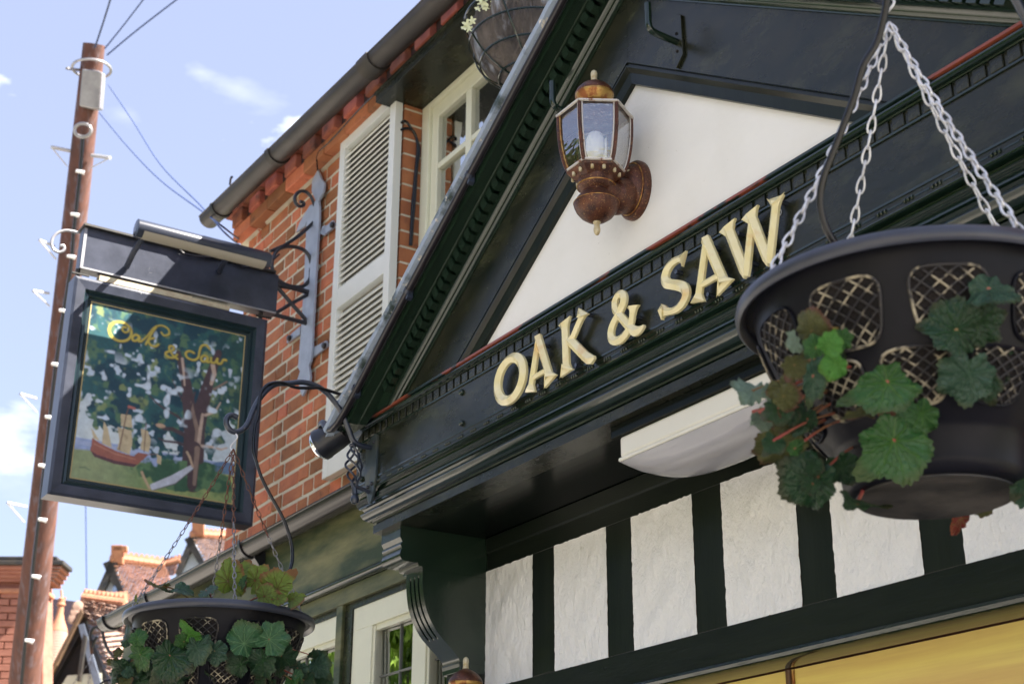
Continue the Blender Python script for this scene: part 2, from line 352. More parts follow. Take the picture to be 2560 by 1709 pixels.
# entablature: profiles of (outward offset e, z) swept round the three sides
def entab(name, prof, mat, parent, closed_y=YW, smooth=True):
    L = []
    for kind in range(4):
        l = []
        for e, z in prof:
            if kind == 0: l.append((XL - e, closed_y, z))
            elif kind == 1: l.append((XL - e, YF - e, z))
            elif kind == 2: l.append((XR + e, YF - e, z))
            else: l.append((XR + e, closed_y, z))
        L.append(l)
    b = MB(); b.loops(L, closed=False, caps=False)
    return b.build(name, mat, parent, smooth=smooth, angle=28)
def arc(c, r, a0, a1, n=5):
    return [(c[0] + r*math.cos(math.radians(a0+(a1-a0)*i/n)), c[1] + r*math.sin(math.radians(a0+(a1-a0)*i/n))) for i in range(n+1)]
entab('cap_moulding', [(0,1.3785),(0.005,1.379),(0.006,1.3815),(0.010,1.382)] + arc((0.010,1.389),0.0075,-90,80,6) + [(0.010,1.3965)], green_m, fascia)
entab('cap_top_fillet', [(0.0105,1.3965),(0.0175,1.397),(0.0195,1.398),(0.0195,1.4035),(0.016,1.4065),(-0.05,1.4085)], green_cap, fascia)
b = MB(); b.box(XL, XR, 1.7965, 1.80, 1.3455, 1.3515); b.build('dentil_rail', green_m, fascia, bevel=0.001)
# dentil blocks, each a shallow tablet
db = MB(); db.box(-0.0135, 0.0135, -0.0042, 0.0, -0.0128, 0.0128)
sp = 0.03673; n0 = int((XR-XL)/sp)
first = None
for i in range(n0):
    x = XL + 0.022 + i*sp
    if first is None:
        first = db.build('dentil', green, None, bevel=0.0012); first.parent = fascia; first.location = Vector((x, YF, 1.3655)) - worigin(fascia)
    else:
        o = inst(first, 'dentil', (x + random.uniform(-.0004,.0004), YF, 1.3655), fascia)
        m = o.modifiers.new('edge_wear', 'BEVEL'); m.width = 0.0012; m.segments = 1
# bed mouldings under the board
entab('bed_moulding', [(0,1.232),(-0.004,1.2305),(-0.004,1.2275),(0.002,1.226),(0.002,1.2215),(-0.003,1.2205),(-0.004,1.200),(0.003,1.199)] + arc((0.002,1.1955),0.0038,80,-70,4)
      + [(-0.001,1.1905),(-0.010,1.189),(-0.011,1.182),(-0.004,1.1805),(-0.0015,1.178),(-0.004,1.1755),(-0.0015,1.173),(-0.0045,1.1705),(-0.002,1.168),(-0.0055,1.1655),(-0.004,1.163),(-0.0085,1.161),
         (-0.0085,1.156),(-0.016,1.1545),(-0.0205,1.149),(-0.0205,1.1445),(-0.0125,1.1425)] + arc((-0.0165,1.1395),0.0045,50,-40,3)
      + [(-0.0145,1.134),(-0.018,1.128),(-0.024,1.1225),(-0.031,1.119),(-0.038,1.1175),(-0.0395,1.113),(-0.0475,1.1115),(-0.0475,1.108)], green_m, fascia)
entab('architrave', [(-0.0405,1.1085),(-0.0405,ZS),(-0.12,ZS)], green, fascia, smooth=False)
# bead and reel running along the bottom of the board
b = MB()
x = XL + 0.03
while x < XR - 0.06:
    b.tube([(x, YF+0.0015, 1.2105), (x+0.0325, YF+0.0015, 1.2105)], 0.0028, 6)
    for k in range(3):
        xx = x + 0.0395 + k*0.0085
        b.lathe([(0.002,-0.0035),(0.0054,-0.002),(0.0060,0),(0.0054,0.002),(0.002,0.0035)], (xx, YF+0.002, 1.2105), 8, 'X')
    x += 0.06375
tag(b.build('bead_and_reel', green_m, fascia, smooth=True), kind='stuff')
# round head bolts
for px, py in ((1155,980.5),(1155.5,1057.5),(903,1124),(905,1197)):
    p = onY(px, py, YF); b = MB(); b.lathe([(0.0085,0.0),(0.0085,-0.004),(0.006,-0.0075),(0.002,-0.009)], (p.x, YF, p.z), 14, 'Y'); b.build('bolt_head', green_m, fascia, smooth=True)
# soffit, back wall framing
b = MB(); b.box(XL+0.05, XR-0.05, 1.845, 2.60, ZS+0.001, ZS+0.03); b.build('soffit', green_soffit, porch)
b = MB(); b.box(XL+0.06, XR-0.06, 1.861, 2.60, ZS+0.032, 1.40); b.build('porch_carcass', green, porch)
SOF = 0.0
b = MB(); b.prism_x([(2.132,ZS),(2.134,1.045),(2.138,1.042),(2.138,0.990),(2.20,0.990),(2.20,ZS)], -3.512, -1.19); b.build('upper_beam', green_b, porch, bevel=0.002)
b = MB(); b.box(-3.512, -1.19, 2.134, 2.20, 0.585, 0.664); b.build('lower_beam', green_b, porch, bevel=0.002)
b = MB(); b.prism_x([(2.20,0.5855),(2.130,0.5855)] + [(2.128+0.010*math.cos(a)*-1, 0.576+0.0095*math.sin(a)) for a in [math.radians(t) for t in (80,45,0,-45,-80)]] + [(2.130,0.5655),(2.136,0.5625),(2.20,0.5625)], -3.512, -1.19)
b.build('beam_bead', green_m, porch, smooth=True)
px0 = [-3.513,-3.170,-2.832,-2.4915,-2.150,-1.815,-1.475]; px1 = [-3.274,-2.937,-2.5955,-2.251,-1.917,-1.578,-1.24]
for i in range(7):
    # hand-trowelled plaster infill with a lumpy face and a rolled edge
    nx, nz_ = 26, 36; b = MB(); g = []
    rs = np.random.default_rng(50+i); ph = rs.uniform(0, 9, 12)
    for k in range(nz_+1):
        for j in range(nx+1):
            u, v = j/nx, k/nz_
            x = px0[i] + (px1[i]-px0[i])*u; z = 0.6635 + (0.9905-0.6635)*v
            h = 0.0012*math.sin(x*61+ph[0]+3*math.sin(z*23+ph[1])) + 0.0014*math.sin(z*47+ph[2]+2*math.sin(x*31+ph[3])) + 0.0008*math.sin(x*140+z*90+ph[4])
            ed = min(u*0.24, (1-u)*0.24, v*0.33, (1-v)*0.33)
            h += 0.004*math.exp(-ed/0.006) 
            wob = rs.normal(0, 0.0007); wz = rs.normal(0, 0.0008)
            if j in (0, nx) : x += wob
            if k in (0, nz_): z += wz
            b.v.append((x, 2.1395 - h if ed > 0 else 2.136, z))
    for k in range(nz_):
        for j in range(nx):
            a = k*(nx+1)+j; b.f.append((a, a+1, a+nx+2, a+nx+1))
    b.build('plaster_panel', white_p, porch, smooth='all')
    if i < 6:
        b = MB(); b.box(px1[i]-0.002, px0[i+1]+0.002, 2.1375, 2.20, 0.6645, 0.9895); b.build('timber_post', green_v, porch, bevel=0.0015)
# yellow board under the beam, split by a dark bead
b = MB(); b.box(-3.512, -1.19, 2.215, 2.25, 0.10, 0.5615); yb = b.build('yellow_board', yellow, porch)
p = onY(1975, 1690, 2.215)
b = MB(); b.lathe([(0.0075, 0.10), (0.0075, 0.561)], (p.x, 2.212, 0), 12); b.build('bead', brown_b, yb, smooth=True)
b = MB(); b.lathe([(0.004, 0.10), (0.004, 0.561)], (p.x+0.012, 2.213, 0), 10); b.build('bead', brass, yb, smooth=True)
b = MB(); b.box(-3.512, -1.19, 2.19, 2.26, 0.02, 0.412); b.build('door_head_rail', green_b, porch, bevel=0.003)
b = MB(); b.box(-3.512, -1.19, 2.24, 2.28, GZ, 0.03); b.build('door_panelling', green_v, porch)

# console bracket and cheek on each side
def console(mirror):
    def X(x): return 2*XC - x if mirror else x
    def bx(b, x0, x1, *a): b.box(min(X(x0),X(x1)), max(X(x0),X(x1)), *a)
    ob = thing if False else None
    b = MB(); prof = [(1.859,ZS),(1.859,1.052),(1.8665,1.040),(1.8665,1.0365),(1.862,1.034),(1.861,1.030),(1.864,1.026),(1.8655,1.019),(1.862,1.012),(1.860,1.004),(1.862,0.996),(1.867,0.990),(1.877,0.9865),(1.910,0.9865),(1.916,0.988),(1.9175,0.983),(1.919,0.979),(1.932,0.9785),(1.932,0.972),(2.145,0.972),(2.145,ZS)]
    b.prism_x(prof, X(-3.623), X(-3.5135)); cap = b.build('console_capital', green_rake, porch, smooth=True, bevel=0, angle=30)
    front = [(1.932,0.9725),(1.9335,0.930),(1.941,0.883),(1.955,0.846),(1.979,0.809),(2.005,0.784),(2.031,0.762),(2.051,0.742),(2.0555,0.730)]
    front = [(p.x, p.y) for p in spline([(a, c, 0) for a, c in front], 4)]
    xs = [-3.6065, -3.586, -3.577, -3.5635, -3.5545, -3.541, -3.532, -3.5135]
    for k in range(7):
        g = k % 2 == 1
        pr = []
        for (y, z) in front:
            d = 0.008 if (g and 0.79 < z < 0.955) else 0.0
            if d: 
                t = min(1, (0.955-z)/0.012, (z-0.79)/0.012); d *= max(0, t)
            pr.append((y + d, z))
        b = MB(); b.prism_x(pr + [(2.1445, front[-1][1]), (2.1445, 0.9725)], X(xs[k]), X(xs[k+1]))
        b.build('console_flute' if g else 'console_reed', green_rake, cap, smooth=True, angle=50)
    b = MB(); b.prism_x([(2.0535,0.7305),(2.052,0.728),(2.0555,0.718),(2.0555,0.7045),(2.145,0.7045),(2.145,0.7305)], X(-3.6085), X(-3.5135)); b.build('console_foot', green_rake, porch, bevel=0.002)
    b = MB(); b.prism_x([(2.066,0.7045),(2.066,GZ),(2.145,GZ),(2.145,0.7045)], X(-3.603), X(-3.5135)); b.build('pilaster', green_v, porch, bevel=0.002)
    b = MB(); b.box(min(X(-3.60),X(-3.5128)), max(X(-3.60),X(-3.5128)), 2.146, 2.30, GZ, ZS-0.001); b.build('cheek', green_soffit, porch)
console(False); console(True)

# tympanum, frieze and raking cornice
AL = math.radians(33.2); SA, CA = math.sin(AL), math.cos(AL)
def rk(side, s, d, y):
    """side -1 left rake, +1 right rake; s square to the slope, d up the slope"""
    x = -s*SA + d*CA; z = s*CA + d*SA
    return Vector((XC + (x if side < 0 else -x), y, z))
def dapex(s): return s*SA/CA
def dfoot(s, z): return (z - s*CA)/SA
nx_, pts = 40, []
b = MB(); 
g0 = [rk(-1, 1.567, dfoot(1.567, 1.38), 1.822), rk(-1, 1.567, dapex(1.567), 1.822), rk(1, 1.567, dfoot(1.567, 1.38), 1.822)]
b.extrude(g0, (0, 0.02, 0)); b.build('white_tympanum', white_r, porch)
for side in (-1, 1):
    def rake(name, prof, mat, parent, z0=1.400, smooth=True, dtop=0):
        """prof: (s, e) offset square to the slope and projection in front of the wall face"""
        L = [[rk(side, s, dfoot(s, z0), YF - e) for s, e in prof], [rk(side, s, dapex(s) - dtop, YF - e) for s, e in prof]]
        bb = MB(); bb.loops(L, closed=True, caps=True); return bb.build(name, mat, parent, smooth=smooth, angle=28)
    fr = rake('frieze_board', [(1.598,-0.001),(1.80,-0.001),(1.80,-0.06),(1.598,-0.06)], green, porch, dtop=0.0006, smooth=False)
    rake('tympanum_frame', [(1.5975,0.004),(1.603,0.0035),(1.606,-0.0005),(1.5975,-0.0005),(1.5975,0.004),(1.594,0.004),(1.584,-0.006),(1.5605,-0.010),(1.5595,-0.023),(1.5975,-0.023)][1:], green_v, fr, dtop=0.0)
    bed = rake('rake_bed_moulding', [(1.757,-0.0005),(1.757,0.003),(1.760,0.0035),(1.760,0.007),(1.762,0.011),(1.766,0.014),(1.7655,0.018),(1.770,0.0205),(1.774,0.026),(1.7745,0.031),(1.845,0.031),(1.845,-0.0005)], green_rake, porch)
    cor = rake('rake_cornice', [(1.8135,0.0315),(1.8135,0.055),(1.8175,0.057),(1.8175,0.082),(1.8155,0.084),(1.8155,0.088),(1.820,0.089),(1.826,0.090),(1.846,0.094),(1.862,0.094),(1.862,0.0315)], green_rake, porch, z0=1.372)
    # raking dentils
    s0, s1, e0, e1 = 1.7785, 1.8125, 0.0315, 0.0525
    prev = None; d = dfoot(s0, 1.43)
    while d < dapex(s0) - 0.01:
        if prev is None:
            c0 = rk(side, (s0+s1)/2, d, YF-(e0+e1)/2)
            u = rk(side, 0, 1, 0) - rk(side, 0, 0, 0); nn = rk(side, 1, 0, 0) - rk(side, 0, 0, 0)
            bb = MB(); bb.obox((0,0,0), u*0.0112, Vector((0,1,0))*(e1-e0)/2, nn*(s1-s0)/2)
            prev = bb.build('dentil', green_rake, None); prev.parent = cor; prev.location = c0 - worigin(cor)
        else:
            inst(prev, 'dentil', rk(side, (s0+s1)/2, d, YF-(e0+e1)/2), cor)
        d += 0.0323
    # lead capping with a ragged lip
    bb = MB(); L = []
    d = dfoot(1.86, 1.365); 
    k = 0; rr = random.Random(5+side)
    while d < dapex(1.88):
        jit = rr.uniform(-0.0022, 0.0022); j2 = rr.uniform(-0.001, 0.001)
        L.append([rk(side, 1.8475, d, YF-0.090), rk(side, 1.8570+jit*0.5, d, YF-0.1175-j2), rk(side, 1.8710+jit*.7, d, YF-0.1195-j2), rk(side, 1.8745+jit, d, YF-0.109), rk(side, 1.880, d, YF+0.2)])
        d += rr.uniform(0.025, 0.07)
    bb.loops(L, closed=False, caps=False); bb.build('lead_edge', lead, cor, smooth=False)
    bb = MB(); bb.loops([[rk(side, s, dfoot(s, 1.36), y) for s, y in ((1.864,YF-0.10),(1.873,YF-0.10),(1.873,2.62),(1.864,2.62))], [rk(side, s, dapex(s), y) for s, y in ((1.864,YF-0.10),(1.873,YF-0.10),(1.873,2.62),(1.864,2.62))]])
    bb.build('roof_slope', lead, porch)
bb = MB(); bb.extrude([(XC-1.25,1.861,1.4235),(XC,1.861,2.22),(XC+1.25,1.861,1.4235)], (0,0.74,0)); bb.build('gable_core', green, porch)

# ------------------------------------------------------------------ the raised letters
sign = thing('name_letters', 'raised cream and gold serif letters spelling OAK & SAW along the green fascia', 'lettering', (XC, 1.775, 1.21))
YB, YE, YP = 1.7845, 1.7775, 0.42     # back, shoulder, ridge slope
def stroke(mb, pts, c0=0.6, c1=0.6, n=0, hmax=1.0):
    """pts (x, z, width) -> a ridged bar; c0/c1 how far the ridge draws back from each end"""
    if n: 
        q = spline([(a, w_, c) for a, c, w_ in pts], n); P = [(p.x, p.z, p.y) for p in q]
    else: P = pts
    m = len(P); L = []
    for i, (x, z, wd) in enumerate(P):
        x0, z0, _ = P[max(i-1,0)]; x1, z1, _ = P[min(i+1,m-1)]
        t = Vector((x1-x0, 0, z1-z0)); t.normalize(); nn = Vector((-t.z, 0, t.x))
        c = Vector((x, 0, z)); h = wd*0.46
        rid = Vector((x, YE - min(h*YP*1.5, 0.011), z))
        l = c + nn*h; r = c - nn*h
        if i == 0: rid += t*c0*h
        if i == m-1: rid -= t*c1*h
        if i in (0, m-1) and (c0 if i == 0 else c1) == 0: rid.y = YE - h*YP*1.5
        L.append([Vector((l.x,YB,l.z)), Vector((l.x,YE,l.z)), rid, Vector((r.x,YE,r.z)), Vector((r.x,YB,r.z))])
    if (L[1][2] - L[0][2]).dot(Vector((P[1][0]-P[0][0], 0, P[1][1]-P[0][1]))) < 0: L[0][2] = L[1][2].copy()
    mb.loops(L, closed=True, caps=True)
def letter(ch, strokes, studs):
    mb = MB()
    for s in strokes: stroke(mb, *s[0:1], **(s[1] if len(s) > 1 else {}))
    o = mb.build('letter', gold, sign, bevel=0.0009); tag(o, 'raised letter ' + ch)
    for x, z in studs:
        sb = MB(); sb.lathe([(0.005,1.7835),(0.005,1.7995)], (x,0,z), 8, 'Y'); sb.build('stud', perspex, o)
    return o
def ring(cx, cz, rx, rz, ws, wt, n=40):
    mb = MB(); L = []
    for i in range(n):
        a = 2*math.pi*i/n; tilt = 0.0
        c = Vector((cx + rx*math.cos(a), 0, cz + rz*math.sin(a))); t = Vector((-rx*math.sin(a), 0, rz*math.cos(a))).normalized()
        nn = Vector((t.z, 0, -t.x)); wd = ws*abs(math.cos(a))**1.3 + wt*(1-abs(math.cos(a))**1.3); h = wd/2
        l = c - nn*h; r = c + nn*h; rid = Vector((c.x, YE - 0.0085, c.z))
        L.append([Vector((l.x,YB,l.z)), Vector((l.x,YE,l.z)), rid, Vector((r.x,YE,r.z)), Vector((r.x,YB,r.z))])
    mb.loops(L, ring=True, caps=False); return mb
o = ring(-2.8255, 1.2765, 0.0575, 0.0525, 0.031, 0.023).build('letter', gold, sign, smooth=True, angle=30, bevel=0); tag(o, 'raised letter O')
for x, z in ((-2.765,1.297),(-2.878,1.246)):
    sb = MB(); sb.lathe([(0.005,1.7835),(0.005,1.7995)], (x,0,z), 8, 'Y'); sb.build('stud', perspex, o)
def gA(dx):
    S_ = [([(-2.7365+dx,1.2150,0.050),(-2.7345+dx,1.2225,0.036),(-2.7320+dx,1.232,0.022),(-2.704+dx,1.331,0.020),(-2.7025+dx,1.338,0.017)], dict(c0=0.9,c1=0.2)),
          ([(-2.7045+dx,1.3445,0.026),(-2.7000+dx,1.335,0.026),(-2.6570+dx,1.234,0.026),(-2.6530+dx,1.2235,0.040),(-2.650+dx,1.2150,0.058)], dict(c0=0.0,c1=0.9)),
          ([(-2.728+dx,1.2475,0.014),(-2.668+dx,1.2485,0.014)], dict(c0=0.1,c1=0.1))]
    return S_
letter('A', gA(0), [(-2.686,1.318),(-2.712,1.224),(-2.648,1.230)])
letter('K', [([(-2.592,1.3455,0.054),(-2.5905,1.336,0.037),(-2.590,1.325,0.027),(-2.5865,1.236,0.027),(-2.586,1.2235,0.036),(-2.585,1.2135,0.054)], dict(c0=0.9,c1=0.9)),
             ([(-2.573,1.279,0.019),(-2.528,1.326,0.020),(-2.520,1.335,0.028),(-2.5145,1.3425,0.050)], dict(c0=0.1,c1=0.9)),
             ([(-2.574,1.292,0.026),(-2.512,1.231,0.026),(-2.499,1.2205,0.028),(-2.487,1.2150,0.024),(-2.4755,1.2165,0.008)], dict(c0=0.1,c1=0.3))],
       [(-2.508,1.332),(-2.556,1.225)])
letter('ampersand', [([(-2.330,1.2855,0.046),(-2.3315,1.278,0.028),(-2.334,1.268,0.021),(-2.338,1.255,0.020),(-2.349,1.238,0.022),(-2.370,1.2265,0.023),(-2.394,1.2265,0.022),(-2.4115,1.239,0.024),(-2.4125,1.257,0.024),(-2.401,1.274,0.022),
                       (-2.381,1.289,0.022),(-2.3665,1.304,0.025),(-2.363,1.3185,0.025),(-2.3705,1.330,0.020),(-2.3855,1.3315,0.019),(-2.396,1.321,0.021),(-2.396,1.306,0.022),(-2.388,1.292,0.021),(-2.364,1.264,0.023),(-2.338,1.235,0.024),(-2.324,1.225,0.025),(-2.308,1.2235,0.018),(-2.294,1.228,0.006)], dict(c0=0.8,c1=0.2,n=3))],
       [(-2.33,1.262),(-2.40,1.235)])
letter('S', [([(-2.1525,1.3275,0.037),(-2.159,1.3305,0.024),(-2.170,1.3335,0.016),(-2.190,1.334,0.019),(-2.209,1.326,0.024),(-2.2185,1.311,0.026),(-2.2135,1.296,0.026),(-2.196,1.2855,0.024),(-2.176,1.2755,0.025),(-2.157,1.263,0.026),(-2.1515,1.2475,0.026),(-2.161,1.2335,0.023),(-2.180,1.2255,0.019),(-2.201,1.2265,0.016),(-2.217,1.232,0.020),(-2.227,1.236,0.030),(-2.2325,1.2365,0.040)], dict(c0=0.9,c1=0.9,n=3))],
       [(-2.187,1.312),(-2.215,1.306),(-2.168,1.238)])
letter('A', gA(0.6205), [(-2.064,1.318),(-2.090,1.224),(-2.028,1.230)])
letter('W', [([(-2.014,1.3455,0.056),(-2.0120,1.337,0.040),(-2.008,1.326,0.026),(-1.9735,1.232,0.025),(-1.968,1.2135,0.013)], dict(c0=0.9,c1=0.3)),
             ([(-1.9670,1.2135,0.013),(-1.9645,1.232,0.022),(-1.9435,1.318,0.020),(-1.9415,1.331,0.014)], dict(c0=0.3,c1=0.1)),
             ([(-1.946,1.3450,0.056),(-1.9440,1.3365,0.040),(-1.940,1.3255,0.026),(-1.9065,1.232,0.025),(-1.901,1.2135,0.013)], dict(c0=0.9,c1=0.3)),
             ([(-1.9005,1.2135,0.013),(-1.8970,1.232,0.022),(-1.8735,1.325,0.022),(-1.8715,1.336,0.034),(-1.870,1.3450,0.049)], dict(c0=0.3,c1=0.9))],
       [(-1.862,1.332),(-1.990,1.318),(-1.888,1.24),(-1.955,1.24)])
p = onY(1947, 531, 1.797)
b = MB(); n = 20
b.tube([(p.x+0.0055*math.cos(2*math.pi*i/n), 1.7985, p.z+0.0065*math.sin(2*math.pi*i/n)) for i in range(n)], 0.0008, 5, ring=True)
b.tube([(p.x+0.0022*math.cos(a), 1.7985, p.z+0.003*math.sin(a)) for a in np.linspace(0.6, 5.6, 12)], 0.0008, 5)
b.build('round_badge', white_pl, sign, smooth=True)

# ------------------------------------------------------------------ rusty carriage lanterns
def lantern(name, label, cx, yw, z0, dx=0.0):
    """z0 = height of the hexagon seat under the glass; wall face at y = yw; the body stands 0.11 m off the wall"""
    cy = yw - 0.112
    T = thing(name, label, 'wall lantern', (cx, yw, z0), 'rusty carriage lanterns')
    A0 = math.radians(0)
    def hexv(R, z, k, a=0): 
        t = math.radians(60*k + a); return Vector((cx + R*math.cos(t), cy + R*math.sin(t), z))
    zt = z0 + 0.143; Rt, Rb = 0.083, 0.063
    def bulge(t): return Rb + (Rt-Rb)*(t**0.62) + 0.004*math.sin(math.pi*t)
    # backplate and arm
    b = MB(); L = []
    for (k, h) in ((1.0,0.0),(1.0,-0.010),(0.93,-0.017),(0.84,-0.0185),(0.81,-0.024),(0.68,-0.036),(0.40,-0.046),(0.1,-0.050)):
        L.append([(cx + 0.057*k*math.cos(a), yw + h, z0 - 0.012 + 0.072*k*math.sin(a)) for a in np.linspace(0, 2*math.pi, 36, endpoint=False)])
    b.loops(L); bp = b.build('backplate', rust, T, smooth=True, angle=35)
    b = MB(); b.tube([(cx + 0.049*math.cos(a), yw - 0.0185, z0 - 0.012 + 0.063*math.sin(a)) for a in np.linspace(0, 2*math.pi, 40, endpoint=False)], 0.0016, 6, ring=True); b.build('gold_ring', brass, bp, smooth=True)
    for dz in (0.03,-0.052):
        b = MB(); b.lathe([(0.0045,0),(0.0045,-0.005),(0.002,-0.008)], (cx+0.022, yw-0.033, z0-0.012+dz), 10, 'Y'); b.build('screw_cap', brass_pale, bp, smooth=True)
    b = MB(); b.tube(spline([(cx,yw-0.03,z0-0.03),(cx,yw-0.06,z0-0.045),(cx,cy+0.012,z0-0.045),(cx,cy,z0-0.040)],6), [0.040]*7+[0.034]*6+[0.028]*6, 16); b.build('arm', rust, T, smooth=True)
    # lower body: neck, bell, finial
    b = MB(); b.lathe([(0.004,-0.121),(0.012,-0.1205),(0.024,-0.115),(0.036,-0.106),(0.045,-0.094),(0.0500,-0.082),(0.0508,-0.076),(0.0495,-0.0745),(0.043,-0.063),(0.034,-0.054),(0.029,-0.049),(0.0285,-0.043)], (cx,cy,z0), 36)
    bell = b.build('bell', rust, T, smooth=True, angle=40)
    b = MB(); b.tube([(cx+0.0507*math.cos(a), cy+0.0507*math.sin(a), z0-0.0755) for a in np.linspace(0,2*math.pi,40,endpoint=False)], 0.0010, 5, ring=True); b.build('gold_ring', brass, bell, smooth=True)
    b = MB(); b.lathe([(0.001,-0.153),(0.0045,-0.151),(0.0072,-0.145),(0.0078,-0.139),(0.0065,-0.131),(0.0062,-0.126),(0.0085,-0.1235),(0.0085,-0.120)], (cx,cy,z0), 18); b.build('finial', brass_pale, T, smooth=True)
    b = MB(); b.lathe([(0.030,-0.046),(0.036,-0.041),(0.0415,-0.036),(0.0425,-0.033),(0.040,-0.031),(0.041,-0.020),(0.043,-0.012),(0.046,-0.010),(0.05,-0.008)], (cx,cy,z0), 36); b.build('neck', rust, T, smooth=True, angle=35)
    b = MB(); b.tube([(cx+0.0425*math.cos(a), cy+0.0425*math.sin(a), z0-0.0335) for a in np.linspace(0,2*math.pi,40,endpoint=False)], 0.0018, 5, ring=True); b.build('gold_ring', brass, T, smooth=True)
    # hexagonal seat
    b = MB(); b.loops([[hexv(0.044, z0-0.020, k) for k in range(6)], [hexv(Rb+0.001, z0-0.004, k) for k in range(6)], [hexv(Rb+0.003, z0, k) for k in range(6)], [hexv(Rb+0.001, z0+0.0035, k) for k in range(6)]]); b.build('seat', rust, T)
    for k in range(6):
        q = (hexv(Rb*0.93, z0-0.008, k)*0.72 + hexv(Rb*0.93, z0-0.008, k+1)*0.28); b = MB(); b.lathe([(0.001,-0.008),(0.004,-0.006),(0.0042,0.002)], q, 10); b.build('knob', brass_pale, T, smooth=True)
        q = (hexv(Rb*0.93, z0-0.008, k)*0.28 + hexv(Rb*0.93, z0-0.008, k+1)*0.72); b = MB(); b.lathe([(0.001,-0.008),(0.004,-0.006),(0.0042,0.002)], q, 10); b.build('knob', brass_pale, T, smooth=True)
    # corner bars, sills and glass
    N_ = 10
    for k in range(6):
        path = [hexv(bulge(t), z0+0.004+0.139*t, k) for t in np.linspace(0,1,N_)]
        b = MB(); b.tube(path, 0.0042, 8); bar = b.build('corner_bar', rust, T, smooth=True)
        for sgn in (-1, 1):
            off = (hexv(1,0,k+sgn) - hexv(1,0,k)).normalized()*0.0058; inw = (Vector((cx,cy,0))-hexv(1,0,k)); inw.z = 0; inw.normalize()
            b = MB(); b.tube([q + Vector((off.x,off.y,0)) + inw*0.0005 for q in path], 0.0018, 6); b.build('bead', lan_white if k in (0,5,1) else brass, bar, smooth=True)
        L = [[hexv(bulge(t)*0.965, z0+0.004+0.139*t, k), hexv(bulge(t)*0.965, z0+0.004+0.139*t, k+1)] for t in np.linspace(0,1,N_)]
        b = MB(); b.loops(L, closed=False, caps=False); b.build('glass_pane', lamp_glass, T, smooth='all')
        b = MB(); b.tube([hexv(Rb+0.0015, z0+0.006, k), hexv(Rb+0.0015, z0+0.006, k+1)], 0.0032, 6); b.build('bottom_rail', lan_white, T, smooth=True)
        b = MB(); b.tube([hexv(Rt+0.003, zt+0.001, k), hexv(Rt+0.003, zt+0.001, k+1)], 0.0036, 6); b.build('top_rail', lan_white, T, smooth=True)
    # roof
    b = MB(); b.loops([[hexv(Rt+0.005, zt+0.0035, k) for k in range(6)], [hexv(0.040, zt+0.020, k) for k in range(6)], [hexv(0.028, zt+0.034, k) for k in range(6)]]); b.build('roof', rust, T)
    b = MB(); b.lathe([(0.028,0.032),(0.033,0.036),(0.036,0.043),(0.0425,0.051),(0.0445,0.057),(0.043,0.0615)], (cx,cy,zt), 36); b.build('crown_collar', brass, T, smooth=True)
    b = MB(); b.lathe([(0.0445,0.059),(0.0445,0.062),(0.040,0.071),(0.030,0.082),(0.018,0.090),(0.008,0.0935),(0.007,0.099)], (cx,cy,zt), 36); b.build('crown', rust, T, smooth=True, angle=35)
    b = MB(); b.lathe([(0.0085,0.095),(0.0072,0.102),(0.0075,0.110),(0.0078,0.116),(0.006,0.122),(0.002,0.1255)], (cx,cy,zt), 16); b.build('finial', brass_pale, T, smooth=True)
    # lamp inside
    b = MB(); b.lathe([(0.014,0.0),(0.014,0.034),(0.012,0.036)], (cx,cy,z0), 18); b.build('lamp_holder', cream, T, smooth=True)
    b = MB(); b.lathe([(0.011,0.036),(0.017,0.043),(0.021,0.058),(0.021,0.085),(0.015,0.100),(0.002,0.106)], (cx,cy,z0), 20); b.build('bulb', white_pl, T, smooth=True)
    return T
lantern('wall_lantern', 'rusty hexagonal carriage lantern on the white render triangle of the gable', -2.362, 1.822, 1.603)

# ------------------------------------------------------------------ hooks on the frieze
def hanger_hook(label, x, zc, ztop, zbot):
    T = thing('hanger_hook', label, 'hook', (x, YF, zc), 'dark green hanger hooks on the gable')
    b = MB(); b.extrude([(x-0.019,1.794,zbot+0.012),(x-0.006,1.794,zbot-0.005),(x+0.019,1.794,zbot+0.018),(x+0.017,1.794,ztop-0.006),(x+0.004,1.794,ztop+0.004),(x-0.019,1.794,ztop-0.014)], (0,0.0065,0)); b.build('plate', green, T, bevel=0.0015)
    for dz in (0.022,-0.024):
        b = MB(); b.lathe([(0.0035,0.0),(0.0035,-0.0015)], (x, 1.7938, zc+dz), 10, 'Y'); b.build('screw_hole', soil, T)
    b = MB(); b.tube(spline([(x,1.795,zc),(x,1.755,zc+0.001),(x,1.727,zc+0.004),(x,1.7165,zc+0.016),(x,1.716,zc+0.045),(x,1.7155,zc+0.072)],5), 0.0078, 10); b.build('hook_arm', green_m, T, smooth=True)
    return T
hanger_hook('dark green hook on the right hand frieze, with a long pointed plate', -2.163, 1.866, 1.935, 1.807)
hanger_hook('dark green hook on the left hand frieze, half hidden behind the lantern', -2.541, 1.866, 1.935, 1.807)
p = ray(1165, 1641) * 3.86
lantern('wall_lantern', 'rusty hexagonal carriage lantern low beside the dark console bracket, only its crown in view', p.x, p.y + 0.112, p.z - 0.2685)

